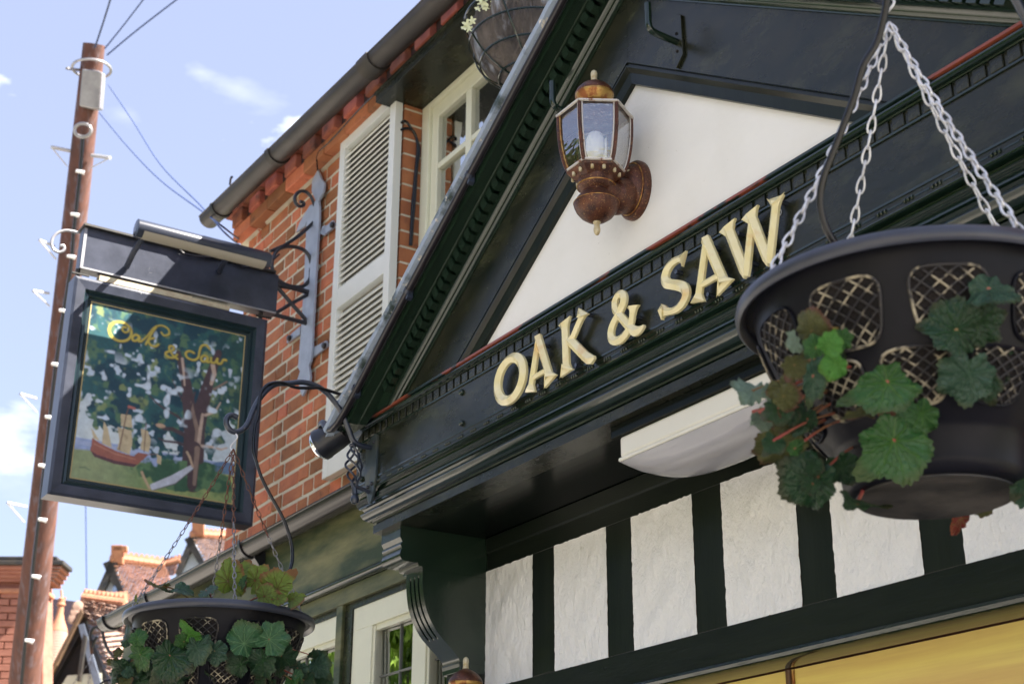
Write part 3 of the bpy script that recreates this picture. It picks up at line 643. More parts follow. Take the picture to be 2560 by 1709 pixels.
# ------------------------------------------------------------------ bulkhead light under the soffit
T = thing('bulkhead_light', 'white oblong bulkhead light with a ribbed clear cover under the porch soffit', 'light', (-2.26, 1.93, ZS))
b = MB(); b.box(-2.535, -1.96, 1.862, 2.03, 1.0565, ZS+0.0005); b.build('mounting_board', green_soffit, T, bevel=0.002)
b = MB(); b.box(-2.510, -2.005, 1.868, 2.022, 1.0085, 1.056); b.build('base', pvc, T, bevel=0.006)
b = MB(); b.box(-2.514, -2.001, 1.8655, 2.0245, 0.9995, 1.0085); b.build('base_rim', pvc, T, bevel=0.003)
def lens(off, mat, name, ribs=False):
    nx, ny = 150 if ribs else 40, 18; b = MB()
    for i in range(nx+1):
        for j in range(ny+1):
            u = -1 + 2*i/nx; v = -1 + 2*j/ny
            x = -2.2575 + u*(0.2535-off); y = 1.945 + v*(0.078-off)
            d = (0.058-off) * (max(0, 1-abs(u)**2.3))**0.62 * (max(0, 1-abs(v)**2.2))**0.5
            if ribs and v < -0.35: d += 0.0016*(i % 2); y += 0.0012*(i % 2)
            b.v.append((x, y, 0.9995 - d))
    for i in range(nx):
        for j in range(ny):
            a = i*(ny+1)+j; b.f.append((a, a+1, a+ny+2, a+ny+1))
    return b.build(name, mat, T, smooth='all')
cov = M('milky_ribbed_cover', (0.50,0.50,0.54), (0.58,0.57,0.60), 3, rough=0.18, spec=0.6)
_n = cov.node_tree.nodes; _t = _n.new('ShaderNodeBsdfTransparent'); _m = _n.new('ShaderNodeMixShader'); _m.inputs['Fac'].default_value = 0.35
cov.node_tree.links.new(_n['Principled BSDF'].outputs[0], _m.inputs[1]); cov.node_tree.links.new(_t.outputs[0], _m.inputs[2]); cov.node_tree.links.new(_m.outputs[0], _n['Material Output'].inputs['Surface'])
lens(0.0, cov, 'cover', True)
b = MB(); b.box(-2.49, -2.03, 1.90, 1.99, 0.9965, 0.9990); b.build('gear_tray', white_pl, T)
b = MB(); b.tube([(-2.47,1.945,0.982),(-2.05,1.945,0.982)], 0.008, 12); b.build('tube_lamp', white_pl, T, smooth=True)
b = MB(); b.tube([(-2.46,1.905,0.995),(-2.05,1.905,0.995)], 0.007, 8); b.build('wiring_cover', galv, T, smooth=True)

# ------------------------------------------------------------------ floodlight at the foot of the rake
T = thing('floodlight', 'small black floodlight with a mirror-like lens at the left foot of the gable', 'floodlight', (-3.72, 1.75, 1.38))
ax = Vector((-0.72, -0.50, -0.42)).normalized(); c = Vector((-3.715, 1.735, 1.372))
def cyl(b, rr, c, ax, n=28):
    u = ax.orthogonal().normalized(); v = ax.cross(u)
    b.loops([[c + ax*h + u*r*math.cos(2*math.pi*k/n) + v*r*math.sin(2*math.pi*k/n) for k in range(n)] for r, h in rr])
b = MB(); cyl(b, [(0.030,-0.055),(0.040,-0.045),(0.044,-0.01),(0.046,0.03),(0.0475,0.032),(0.0475,0.045),(0.044,0.046)], c, ax); b.build('housing', black_iron, T, smooth=True)
mir = M('mirror_lens', (0.72,0.74,0.74), rough=0.04, metal=1.0, bump=0.3, bscale=30, bdist=0.002)
b = MB(); cyl(b, [(0.044,0.0455),(0.042,0.052),(0.034,0.060),(0.018,0.066),(0.002,0.068)], c, ax); b.build('lens', mir, T, smooth='all')
# conduit clipped along the left rake
T = thing('conduit', 'black conduit pipe clipped up the left hand slope of the gable', 'pipe', rk(-1, 1.87, 0, 1.67))
P = [rk(-1, 1.8335, d, YF-0.1055) for d in (dfoot(1.87,1.405), dfoot(1.87,1.6), 0.4, 0.8, 1.28)]
e = P[0]; pre = [Vector((-3.655,1.745,1.372)), Vector((-3.70,1.735,1.378)), Vector((-3.725,1.722,1.386)), Vector((-3.728,1.705,1.396)), Vector((-3.70,1.695,1.404))]
b = MB(); b.tube(spline(pre + P, 5), 0.0105, 12); b.build('pipe', rubber_m, T, smooth=True)
for d in (dfoot(1.87,1.475), dfoot(1.87,1.475)+0.345, dfoot(1.87,1.475)+0.72):
    q = rk(-1, 1.8335, d, YF-0.1055); u = (P[1]-P[0]).normalized(); b = MB(); cyl(b, [(0.0125,-0.006),(0.0125,0.006)], q, u, 14); b.obox(q + Vector((0,0.004,-0.014)), u*0.006, (0,0.008,0), (0,0,0.009)); b.build('clip', blue_iron, T, smooth=True)

# ------------------------------------------------------------------ wrought iron basket brackets
def A_(x, y): return (740 + x*0.2552, 900 + y*0.2552)
def B_(x, y): return (x*0.3831, 500 + y*0.3831)
XB = -3.58
arm_px = [A_(722,856),A_(660,842),A_(600,822),A_(556,780),A_(522,690),A_(482,585),A_(432,485),A_(370,400),A_(300,320),A_(220,262),A_(130,228),A_(40,215),B_(1880,1196),B_(1805,1200),B_(1745,1235),B_(1690,1300),B_(1650,1375),B_(1620,1450),B_(1588,1492),B_(1545,1512),B_(1503,1500),B_(1478,1460),B_(1483,1418),B_(1512,1402),B_(1548,1418)]
arm = [onX(a, c, XB) for a, c in arm_px]; arm[0].y = 1.790
def iron_bracket(label, dx, dz):
    T = thing('basket_bracket', label, 'bracket', (XB+dx, YF, 1.25+dz), 'wrought iron basket brackets on the fascia')
    D = Vector((dx, 0, dz))
    b = MB(); b.tube([p + D for p in spline(arm, 5)], 0.0078, 10); b.build('scroll_arm', blue_iron, T, smooth=True)
    o = [(-0.034,1.325),(-0.026,1.340),(-0.012,1.336),(0.0,1.345),(0.016,1.352),(0.030,1.345),(0.033,1.30),(0.033,1.22),(0.024,1.180),(0.008,1.150),(-0.006,1.152),(-0.022,1.19),(-0.033,1.24)]
    b = MB(); b.extrude([(XB+x+dx, 1.7925, z+dz) for x, z in o], (0, 0.0075, 0)); pl = b.build('back_plate', M('bracket_plate_paint_%d' % len(bpy.data.materials), (0.035,0.050,0.055), (0.13,0.12,0.05), 9, rough=0.4, bump=0.5, bscale=40, bdist=0.002, thr=(0.5,0.7)), T, bevel=0.001)
    for x, z in ((0.018,1.325),(0.014,1.205),(-0.008,1.20)):
        b = MB(); b.lathe([(0.0055,1.7925),(0.0055,1.789),(0.003,1.786)], (XB+x+dx,0,z+dz), 10, 'Y'); b.build('rivet', black_iron, pl, smooth=True)
    # twisted cage below the elbow
    e = onX(*A_(556,835), XB); f = onX(*A_(572,1245), XB); e += D; f += D
    for k in range(4):
        path = []
        for i in range(19):
            t = i/18; a = 2*math.pi*(k/4 + t*0.9); r = 0.004 + 0.019*math.sin(math.pi*t)**1.1; q = e.lerp(f, t)
            path.append((q.x + r*math.cos(a), q.y + r*math.sin(a), q.z))
        b = MB(); b.tube(path, 0.0034, 6); b.build('cage_bar', blue_iron, T, smooth=True)
    b = MB(); b.tube([f, f + Vector((0,0.005,-0.045))], 0.0075, 8); b.lathe([(0.001,-0.026),(0.009,-0.023),(0.0125,-0.014),(0.011,-0.004),(0.007,0.0),(0.010,0.003),(0.010,0.006)], f + Vector((0,0.003,-0.022)), 14)
    b.tube([f + Vector((0,0.005,0.004)), Vector((f.x, 1.792, f.z - 0.006))], 0.0055, 8); b.lathe([(0.009,-0.004),(0.011,0),(0.009,0.004)], e, 12); b.build('drop_and_ball', blue_iron, T, smooth=True)
    return T
iron_bracket('scrolled iron bracket with a twisted cage at the left end of the fascia', 0, 0)
RH = ray(2218, 8) * 1.0; RH = RH * (1.40 / RH.y)
lh = onX(588, 1080, XB)
iron_bracket('iron bracket holding the nearest basket, at the right end of the fascia', RH.x - XB, RH.z - lh.z)

# ------------------------------------------------------------------ leaves
def leafm(name, base, vein, edge, rough=0.35, trans=0.25, back=None):
    m = bpy.data.materials.new(name); m.use_nodes = True
    N = m.node_tree.nodes; L = m.node_tree.links; b = N['Principled BSDF']
    tc = N.new('ShaderNodeTexCoord'); sx = N.new('ShaderNodeSeparateXYZ'); L.new(tc.outputs['Object'], sx.inputs[0])
    def mt(op, a, c=None, d=None, cl=False):
        n = N.new('ShaderNodeMath'); n.operation = op; n.use_clamp = cl
        for i, q in enumerate((a, c, d)):
            if q is None: continue
            if isinstance(q, (int, float)): n.inputs[i].default_value = q
            else: L.new(q, n.inputs[i])
        return n.outputs[0]
    th = mt('ARCTAN2', sx.outputs['Y'], sx.outputs['X']); nzz = N.new('ShaderNodeTexNoise'); nzz.inputs['Scale'].default_value = 3.0; L.new(tc.outputs['Object'], nzz.inputs['Vector'])
    th = mt('ADD', th, mt('MULTIPLY', mt('SUBTRACT', nzz.outputs['Fac'], 0.5), 0.5))
    r = mt('SQRT', mt('ADD', mt('MULTIPLY', sx.outputs['X'], sx.outputs['X']), mt('MULTIPLY', sx.outputs['Y'], sx.outputs['Y'])))
    fr = mt('ABSOLUTE', mt('SUBTRACT', mt('FRACT', mt('MULTIPLY', th, 9/(2*math.pi))), 0.5))     # 0 on a vein
    v = mt('SUBTRACT', 1.0, mt('DIVIDE', mt('MULTIPLY', fr, r), 0.034), cl=True)
    # forked side veins
    fr2 = mt('ABSOLUTE', mt('SUBTRACT', mt('FRACT', mt('ADD', mt('MULTIPLY', th, 27/(2*math.pi)), mt('MULTIPLY', r, 1.2))), 0.5))
    v2 = mt('MULTIPLY', mt('SUBTRACT', 1.0, mt('DIVIDE', mt('MULTIPLY', fr2, r), 0.05), cl=True), 0.35)
    v = mt('MAXIMUM', v, v2)
    n2 = N.new('ShaderNodeTexNoise'); n2.inputs['Scale'].default_value = 5; n2.inputs['Detail'].default_value = 5; L.new(tc.outputs['Object'], n2.inputs['Vector'])
    m0 = N.new('ShaderNodeMixRGB'); L.new(n2.outputs['Fac'], m0.inputs['Fac']); m0.inputs['Color1'].default_value = (*[c*0.6 for c in base], 1); m0.inputs['Color2'].default_value = (*[c*1.45 for c in base], 1)
    m1 = N.new('ShaderNodeMixRGB'); L.new(v, m1.inputs['Fac']); L.new(m0.outputs[0], m1.inputs['Color1']); m1.inputs['Color2'].default_value = (*vein, 1)
    m2 = N.new('ShaderNodeMixRGB'); ed = mt('MULTIPLY', mt('SUBTRACT', mt('ADD', r, mt('MULTIPLY', n2.outputs['Fac'], 0.5)), 1.12), 4.0, cl=True); L.new(ed, m2.inputs['Fac']); L.new(m1.outputs[0], m2.inputs['Color1']); m2.inputs['Color2'].default_value = (*edge, 1)
    L.new(m2.outputs[0], b.inputs['Base Color']); b.inputs['Roughness'].default_value = rough; b.inputs['Specular IOR Level'].default_value = 0.5
    bp = N.new('ShaderNodeBump'); bp.inputs['Strength'].default_value = 0.6; bp.inputs['Distance'].default_value = 0.02
    L.new(mt('SUBTRACT', mt('MULTIPLY', n2.outputs['Fac'], 0.5), v), bp.inputs['Height']); L.new(bp.outputs[0], b.inputs['Normal'])
    tr = N.new('ShaderNodeBsdfTranslucent'); L.new(m2.outputs[0], tr.inputs['Color']); mx = N.new('ShaderNodeMixShader'); mx.inputs['Fac'].default_value = trans
    L.new(b.outputs[0], mx.inputs[1]); L.new(tr.outputs[0], mx.inputs[2]); L.new(mx.outputs[0], N['Material Output'].inputs['Surface'])
    return m
LM = dict(
 d=leafm('dark_begonia_leaf', (0.013,0.048,0.016), (0.05,0.12,0.04), (0.04,0.05,0.02), rough=0.28),
 m=leafm('mid_green_begonia_leaf', (0.030,0.105,0.022), (0.12,0.27,0.06), (0.05,0.09,0.02), rough=0.27),
 v=leafm('pale_veined_begonia_leaf', (0.035,0.12,0.045), (0.24,0.42,0.20), (0.05,0.10,0.03), rough=0.4),
 b=leafm('bluish_glossy_begonia_leaf', (0.035,0.085,0.050), (0.10,0.19,0.11), (0.05,0.08,0.03), rough=0.25),
 l=leafm('bright_young_leaf', (0.085,0.27,0.040), (0.16,0.38,0.08), (0.09,0.22,0.02), trans=0.35),
 y=leafm('yellow_green_leaf', (0.19,0.27,0.045), (0.14,0.045,0.03), (0.28,0.14,0.06), trans=0.45, rough=0.45),
 o=leafm('olive_brown_leaf', (0.085,0.090,0.025), (0.15,0.15,0.05), (0.12,0.05,0.03), rough=0.45),
 g=leafm('grey_green_leaf', (0.17,0.25,0.18), (0.22,0.30,0.22), (0.13,0.17,0.10), rough=0.5),
 r=leafm('red_backed_leaf', (0.16,0.020,0.012), (0.20,0.22,0.06), (0.25,0.06,0.02), rough=0.45))
stem_m = M('red_leaf_stalk', (0.36,0.06,0.06), (0.22,0.10,0.04), 30, rough=0.4)
stem_g = M('green_leaf_stalk', (0.20,0.16,0.05), (0.28,0.12,0.06), 30, rough=0.4)
LEAF = []
for var in range(6):
    rv = random.Random(100+var); nt, nr = 72, 6; b = MB(); asym = rv.uniform(0.06, 0.22)*(1 if var % 2 else -1); pt = (0.12, 0.30, 0.05, 0.36, 0.0, 0.22)[var]; lob = rv.randint(5, 8); phz = rv.uniform(0, 6)
    b.v.append((0, 0, 0))
    for k in range(1, nr+1):
        for i in range(nt):
            t = 2*math.pi*i/nt; a = t if t <= math.pi else t - 2*math.pi    # a=0 is the tip
            R0 = 0.92 - 0.45*(abs(a)/math.pi)**6 + 1.3*asym*math.sin(a) + (pt+0.12)*math.exp(-(a/0.30)**2) + 0.075*math.cos(lob*a+phz) + 0.10*math.exp(-((a-0.9)/0.22)**2)*(var%3 != 0) + 0.09*math.exp(-((a+1.0)/0.22)**2)
            if k == nr: R0 *= 1 + (0.032 if i % 2 else -0.026)*(0.5+0.9*abs(math.sin(i*2.7+var)))
            rr = R0*k/nr
            z = 0.10*math.cos(9*a+phz*0)*-(k/nr)**1.5*0.5 + 0.16*(k/nr)**2*math.sin(2*a+phz) - 0.18*(k/nr)**2 + 0.07*(k/nr)**3*math.sin(5*a+phz) + 0.22*abs(math.sin(a))*(k/nr)**1.3 + 0.05*(k/nr)**4*math.sin(11*a+phz)
            b.v.append((rr*math.cos(a), rr*math.sin(a), z))
    for i in range(nt):
        j = (i+1) % nt; b.f.append((0, 1+i, 1+j))
        for k in range(1, nr):
            a0 = 1+(k-1)*nt; a1 = 1+k*nt; b.f.append((a0+i, a1+i, a1+j, a0+j))
    me = bpy.data.meshes.new('begonia_leaf_%d' % var); me.from_pydata(b.v, [], b.f)
    me.polygons.foreach_set('use_smooth', [True]*len(me.polygons)); LEAF.append(me)
LEAFM = {}
CB = [Vector((RC[0][k], RC[1][k], RC[2][k])) for k in range(3)]   # image right, image down, view direction
def put_leaf(plant, pos, size, rot, tx, ty, mk, name='leaf', rvar=0, aspect=1.0):
    """a leaf near pos, facing roughly back at the pavement: rot = bearing of the tip, tx/ty = lean"""
    key = (rvar % 6, mk)
    if key not in LEAFM:
        me = LEAF[key[0]].copy(); me.materials.append(LM[mk]); LEAFM[key] = me
    o = bpy.data.objects.new(name, LEAFM[key]); COL.objects.link(o); o.parent = plant
    t = math.radians(rot); xa = CB[0]*math.cos(t) - CB[1]*math.sin(t); za = -CB[2]; ya = za.cross(xa)
    m = Matrix((xa, ya, za)).transposed()
    m = m @ Matrix.Rotation(math.radians(tx), 3, 'X') @ Matrix.Rotation(math.radians(ty), 3, 'Y')
    o.rotation_euler = m.to_euler(); o.location = pos - worigin(plant); o.scale = (size, size*aspect, size)
    return o

# ------------------------------------------------------------------ hanging baskets
def link_mesh(name, mat, L_, W_, r):
    b = MB(); n = 12
    b.tube([(W_/2*math.sin(2*math.pi*i/n)*(0.75+0.25*math.cos(2*math.pi*i/n)), 0, L_/2*math.cos(2*math.pi*i/n)) for i in range(n)], r, 5, ring=True)
    o = b.build(name, mat, None, smooth='all'); me = o.data; bpy.data.objects.remove(o); return me
def add_chain(parent, p0, p1, meshes, pitch, split=None):
    """links from p0 to p1; split = fraction after which the second material is used"""
    d = p1 - p0; n = max(2, int(d.length/pitch)); T_ = bpy.data.objects.new('chain', None)
    q = d.to_track_quat('Z', 'Y'); lead_ = None
    for i in range(n):
        t = (i+0.5)/n; me = meshes[0] if (split is None or t < split) else meshes[1]
        c = p0 + d*t; c.z -= 0.010*math.sin(math.pi*t)
        rot = (q.to_matrix() @ Matrix.Rotation(math.pi/2*(i % 2)+0.5, 3, 'Z')).to_euler()
        if lead_ is None:
            lead_ = bpy.data.objects.new('chain', me); COL.objects.link(lead_); lead_.parent = parent
            lead_.location = c - worigin(parent); base = lead_.location.copy(); lrot = rot
            lead_.rotation_euler = (0,0,0)
            # keep the chain's own frame unrotated: its first link is rotated by mesh
            m2 = me.copy(); m2.transform(rot.to_matrix().to_4x4()); lead_.data = m2
        else:
            o = bpy.data.objects.new('link', me); COL.objects.link(o); o.parent = lead_; o.location = c - worigin(parent) - base; o.rotation_euler = rot
def basket(name, label, c, sc, apex, ang0, wang, cm, pitch, split=None):
    T = thing(name, label, 'hanging basket', c, 'black plastic hanging baskets')
    c = Vector(c)
    prof = [(0.075,-0.270),(0.104,-0.270),(0.1145,-0.264),(0.118,-0.250),(0.122,-0.215),(0.128,-0.207),(0.150,-0.180),(0.172,-0.145),(0.190,-0.108),(0.205,-0.070),(0.2145,-0.040),(0.219,-0.018),(0.2215,-0.008),(0.231,-0.0060),(0.236,-0.013),(0.2405,-0.0155),(0.2445,-0.012),(0.246,-0.004),(0.2440,0.004),(0.238,0.007),(0.226,0.007),(0.216,0.0045),(0.210,-0.02),(0.200,-0.025)]
    b = MB(); b.lathe([(r*sc, z*sc) for r, z in prof[:14]] + [(0.226*sc, -0.004*sc), (0.2*sc, -0.02*sc)], c, 84); body = b.build('pot', plastic, T, smooth=True, angle=50)
    b = MB(); L = prof[13:]; b.lathe([(r*sc, z*sc) for r, z in L], c, 84); b.build('rim', plastic_rim, T, smooth=True, angle=50)
    b = MB(); b.lathe([(0.205*sc,-0.03*sc),(0.205*sc,-0.022*sc),(0.10*sc,-0.004*sc),(0.01*sc,0.0)], c, 40); b.build('compost', soil, T, smooth=True)
    b = MB(); b.lathe([(0.020*sc,-0.2702*sc),(0.090*sc,-0.2715*sc),(0.103*sc,-0.2725*sc),(0.103*sc,-0.2705*sc),(0.02*sc,-0.2698*sc)], c, 48); b.build('base_plate', plastic_dirt, T, smooth=True)
    def surf(z):
        for (r0, z0), (r1, z1) in zip(prof[4:12], prof[5:13]):
            if z0 <= z <= z1: return r0 + (r1-r0)*(z-z0)/(z1-z0)
        return 0.122
    for row, (zc, hh, aw, off) in enumerate(((-0.078, 0.042, 0.225, 0), (-0.160, 0.032, 0.235, math.radians(-14)))):
        for k in range(10):
            a0 = wang + k*2*math.pi/10 + off
            def P(u, v, o=0.0):
                z = zc + v*hh; r = (surf(z) + o)*sc; a = a0 + u*aw*(1 + 0.12*v)
                return c + Vector((r*math.cos(a), r*math.sin(a), z*sc))
            def rr(u, v): return abs(u)**4 + abs(v)**4
            loop = []
            for i in range(40):
                t = 2*math.pi*i/40; cu, su = math.cos(t), math.sin(t); q = (abs(cu)**4+abs(su)**4)**0.25
                loop.append((cu/q*0.98, su/q*0.98))
            b = MB(); b.loops([[P(u*s_, v*s_, 0.0012) for u, v in loop] for s_ in (1.0,0.75,0.5,0.25,0.02)], closed=True, caps=False); pan = b.build('window_opening', soil, body, smooth='all')
            b = MB(); b.tube([P(u, v, 0.002) for u, v in loop], 0.0022*sc, 6, ring=True); b.build('window_rim', lattice_m if k % 3 == 0 else plastic, pan, smooth=True)
            b = MB(); st = 0.42
            for dr in (1, -1):
                cc = -1.8
                while cc < 1.81:
                    seg = []
                    for i in range(25):
                        u = -1 + 2*i/24; v = dr*u*0.95 + cc
                        if rr(u, v) < 0.92: seg.append(P(u, v, 0.0028 + (0.0008 if dr > 0 else 0)))
                    if len(seg) > 1: b.tube(seg, 0.0014*sc, 5)
                    cc += st
            tag(b.build('lattice', lattice_m, pan, smooth=True), kind='stuff')
    # four chains up to one ring
    for k in range(4):
        a = ang0 + k*math.pi/2; r = 0.229*sc
        foot = c + Vector((r*math.cos(a), r*math.sin(a), 0.006*sc)); add_chain(T, apex - Vector((0,0,0.035)), foot, cm, pitch, split)
    b = MB()
    hk = []
    for i in range(22):
        t = i/21; hk.append(apex + Vector((0.009*math.sin(t*2*math.pi), 0.009*math.sin(t*2*math.pi)*0.5, 0.012 - 0.052*t)))
    b.tube(hk, 0.0020, 6); b.build('s_hook', chain_w, T, smooth=True)
    return T
lk_w = link_mesh('white_link', chain_w, 0.0265, 0.0135, 0.0017); lk_r = link_mesh('rusty_link', chain_r, 0.023, 0.011, 0.00125); lk_d = link_mesh('dull_link', chain_d, 0.023, 0.011, 0.00125)
aL = onX(586, 1092, XB); cL = Vector((XB, aL.y, 0.0)); q = ray(552, 1551); cL = Vector((XB, aL.y, q.z*(XB/q.x)))
basket('hanging_basket', 'black plastic hanging basket on rusty chains in front of the leaded windows', cL, 0.985, aL, math.radians(-13), math.radians(-35), (lk_r, lk_d), 0.0182, 0.5)
cR = ray(2288, 768) * 1.0; cR = cR * (1.40 / cR.y)
aR = RH.copy()
basket('hanging_basket', 'large near black plastic hanging basket on white chains at the right edge', cR, 0.955, aR, math.radians(-12), math.radians(-37), (lk_w, lk_w), 0.0205)

def leaves(plant, lst, dep, fx, fy, s, kk=0.56):
    rv = random.Random(3)
    for i, (x, y, size, rot, tx, ty, mk, dz, *ex) in enumerate(lst):
        px, py = fx + x*s, fy + y*s; d = dep + dz; pos = atd(px, py, d)
        put_leaf(plant, pos, size*s*d/F_PX*kk, rot, tx, ty, mk, rvar=ex[0] if ex else i, aspect=ex[1] if len(ex) > 1 else 1.0)
        # its stalk runs back into the pot
        if len(ex) > 2 or (i % 2 == 0):
            core = Vector(worigin(plant)); 
            tgt = pos.lerp(core, 0.45); tgt.z = pos.z - 0.25*(pos.z-core.z) 
            b = MB(); b.tube(spline([pos, pos.lerp(tgt, 0.5) + Vector((0,0,0.006)), tgt], 3), 0.0016*size*s*d/F_PX*14+0.0008, 5); b.build('stalk', stem_m if i % 3 else stem_g, plant, smooth=True)
dL = (RC.transposed() @ cL).z
plL = thing('begonia_plant', 'begonias spilling from the top and sides of the left hanging basket', 'plant', cL)
leaves(plL, [(350,1000,270,245,25,10,'m',-.20,1),(330,850,190,100,-10,30,'m',-.20,0),(640,1010,400,235,10,-15,'d',-.235,3),(830,790,270,150,-45,10,'l',-.235,4),(890,860,130,60,10,10,'l',-.24,2),(900,930,320,258,5,-10,'b',-.245,3,0.75),(1085,960,270,275,0,10,'b',-.24,2),
 (1370,890,340,150,5,0,'v',-.235,4),(1620,850,330,60,-10,5,'v',-.235,2),(1560,1060,330,280,20,0,'d',-.225,0),(1740,1010,300,320,10,25,'d',-.215,2),(1340,1090,260,250,25,0,'d',-.22,4),(1900,1130,190,240,5,30,'b',-.13,1),(2080,1110,260,320,5,-20,'b',-.10,3),(2040,1010,110,80,20,-20,'d',-.10,0),(2130,1240,230,300,10,-20,'d',-.08,2),
 (215,850,210,150,-10,50,'d',-.14,4),(110,1110,270,240,10,40,'o',-.13,3),(230,1160,320,260,10,20,'d',-.15,2),(400,1080,280,260,30,10,'d',-.16,0),(740,1230,300,230,25,0,'d',-.2,4),(930,1230,260,300,25,10,'d',-.19,1),(780,870,160,200,-20,0,'m',-.225,2),(330,1250,260,250,10,0,'d',-.15,3),
 (1215,280,380,98,-25,0,'y',-.05,4,0.95),(1330,215,250,70,-30,15,'y',0.0,0),(1480,275,300,60,-20,10,'y',-.08,2),(1700,355,310,45,-10,0,'y',-.10,3),(1570,430,220,10,-40,0,'y',-.12,1),(1350,320,150,80,-60,0,'m',-.10,0),(540,320,200,200,-70,25,'o',-.13,3),(760,350,230,0,-72,15,'b',-.13,4),(1000,375,200,10,-75,-10,'b',-.15,2),(1850,460,210,30,-50,0,'y',-.10,4),(1700,455,160,0,-60,0,'y',-.14,2),(315,470,90,100,-60,0,'y',-.12,0),(640,370,120,180,-70,0,'d',-.14,1),
 (1240,1180,220,270,20,0,'d',-.16,0),(1120,1240,240,250,20,0,'d',-.17,4),(1480,1230,200,270,15,0,'d',-.16,1),(1960,1250,200,270,15,0,'d',-.12,1)], dL, 260, 1380, 0.2554)
def filler(plant, seeds, dep, fx, fy, s, n, kk):
    rv = random.Random(77); out = []
    for i in range(n):
        x, y, sp = rv.choice(seeds)
        out.append((x + rv.gauss(0, sp), y + rv.gauss(0, sp), rv.uniform(90, 190), rv.uniform(200, 340), rv.uniform(-25, 40), rv.uniform(-45, 45), rv.choice('ddbmodv'), rv.uniform(-0.185, -0.12), rv.randint(0, 5)))
    leaves(plant, out, dep, fx, fy, s, kk)
filler(plL, [(260,1120,90),(620,1180,110),(1050,1180,110),(1500,1180,110),(1950,1220,70),(150,1250,60)], dL, 260, 1380, 0.2554, 34, 0.5)
dR = (RC.transposed() @ cR).z
plR = thing('begonia_plant', 'begonias growing out through the side windows of the near right basket', 'plant', cR)
leaves(plR, [(420,600,210,130,-40,10,'o',-.20,4),(345,660,130,200,0,60,'g',-.20,2),(425,810,270,265,5,20,'b',-.225,3,0.5),(500,665,150,60,10,0,'l',-.235,0),(440,680,130,160,0,0,'m',-.23,2),(535,755,150,300,10,0,'l',-.235,4),(340,760,150,240,10,20,'o',-.20,1),(560,640,120,20,10,0,'m',-.22,2),
 (770,840,370,200,15,5,'m',-.245,3,0.72),(640,985,200,190,50,0,'o',-.22,1,0.4),(800,1110,380,225,5,0,'m',-.235,1),(930,985,230,300,15,5,'m',-.225,4),(1090,600,320,170,10,5,'d',-.225,0),(1200,560,260,20,10,5,'d',-.215,2),(1240,410,300,5,-55,0,'b',-.235,4),(1150,800,310,270,5,10,'b',-.22,2),(1310,660,190,50,5,40,'d',-.19,3),(1210,860,170,300,10,0,'d',-.21,1),
 (150,880,230,95,10,55,'g',-.12,1,0.8),(200,1010,220,270,10,45,'g',-.12,3),(290,1130,300,280,15,30,'o',-.13,0),(440,1290,320,255,20,10,'d',-.15,4),(630,1400,250,345,55,0,'d',-.13,3,0.5),(560,1230,220,300,20,20,'d',-.13,2),(330,1030,150,80,0,30,'b',-.14,4),(360,1200,200,250,10,20,'d',-.12,2),(1390,1270,200,250,20,-30,'d',-.15,1),(1400,1370,110,250,10,-30,'b',-.15,4),(1110,1465,190,260,-30,0,'r',0.06,4,0.7),(1210,1430,120,20,-40,0,'o',0.06,2,0.6),
 (820,990,180,180,30,0,'r',-.19,2),(230,890,120,60,0,20,'g',-.14,0),(400,1010,170,270,0,20,'d',-.15,4)], dR, 1800, 500, 0.5421, 0.46)
b = MB(); s_ = 0.5421
b.tube(spline([atd(1800+150*s_, 500+980*s_, dR-.12), atd(1800+240*s_, 500+958*s_, dR-.13), atd(1800+315*s_, 500+925*s_, dR-.13)], 4), [0.0035]*4+[0.0048]*5, 8); b.build('thick_stalk', stem_m, plR, smooth=True)
b = MB(); b.tube(spline([atd(1800+330*s_, 500+930*s_, dR-.13), atd(1800+280*s_, 500+1000*s_, dR-.13), atd(1800+220*s_, 500+1010*s_, dR-.13)], 4), 0.0035, 8); b.build('thick_stalk', stem_m, plR, smooth=True)

filler(plR, [(430,700,45),(260,1080,70),(420,1300,70),(820,1020,60),(1150,720,60),(1230,840,40),(300,930,40)], dR, 1800, 500, 0.5421, 30, 0.42)
# watering hoses
T = thing('watering_hose', 'thin black watering hose looping along the left bracket and down into its basket', 'hose', arm[8])
def R7(x, y): return (700 + x*0.1276, 880 + y*0.1276)
hp = [(R7(1500,735),0),(R7(1485,790),0),(R7(1430,838),0),(R7(1290,842),0),(R7(1150,812),0),(R7(1000,765),0),(R7(860,725),0),(R7(740,696),0),(R7(560,700),0),(R7(300,690),0),(R7(60,600),0),(B_(1780,1192),0),(B_(1735,1212),0),(B_(1700,1262),0),(B_(1688,1340),0),(B_(1680,1420),0),(B_(1662,1480),0)]
H2 = lambda x, y: (x*0.3831, 1109 + y*0.3831)
hp += [(H2(1652,30),0),(H2(1672,110),0),(H2(1705,215),0),(H2(1770,345),0),(H2(1840,470),0),(H2(1885,585),0),(H2(1908,690),0),(H2(1902,790),0),(H2(1868,870),0)]
hp = [onX(a[0], a[1], XB + 0.010 - (0.06 if i < 3 else 0)) for i, (a, _) in enumerate(hp)]
b = MB(); b.tube(spline(hp, 4), 0.0046, 8); b.build('hose', rubber, T, smooth=True)
T = thing('watering_hose', 'thick black watering hose hanging among the white chains of the right basket', 'hose', aR)
K5 = lambda x, y: (1860 + x*0.4464, y*0.4464)
hp = [K5(806,-60),K5(800,0),K5(782,100),K5(745,235),(2158,165),K5(620,535),K5(556,705),K5(500,850),K5(450,980),K5(427,1090),K5(434,1190),K5(462,1280),K5(500,1350),K5(540,1400)]
b = MB(); b.tube(spline([atd(a, c, 1.93) for a, c in hp], 5), 0.0050, 10); b.build('hose', rubber, T, smooth=True)
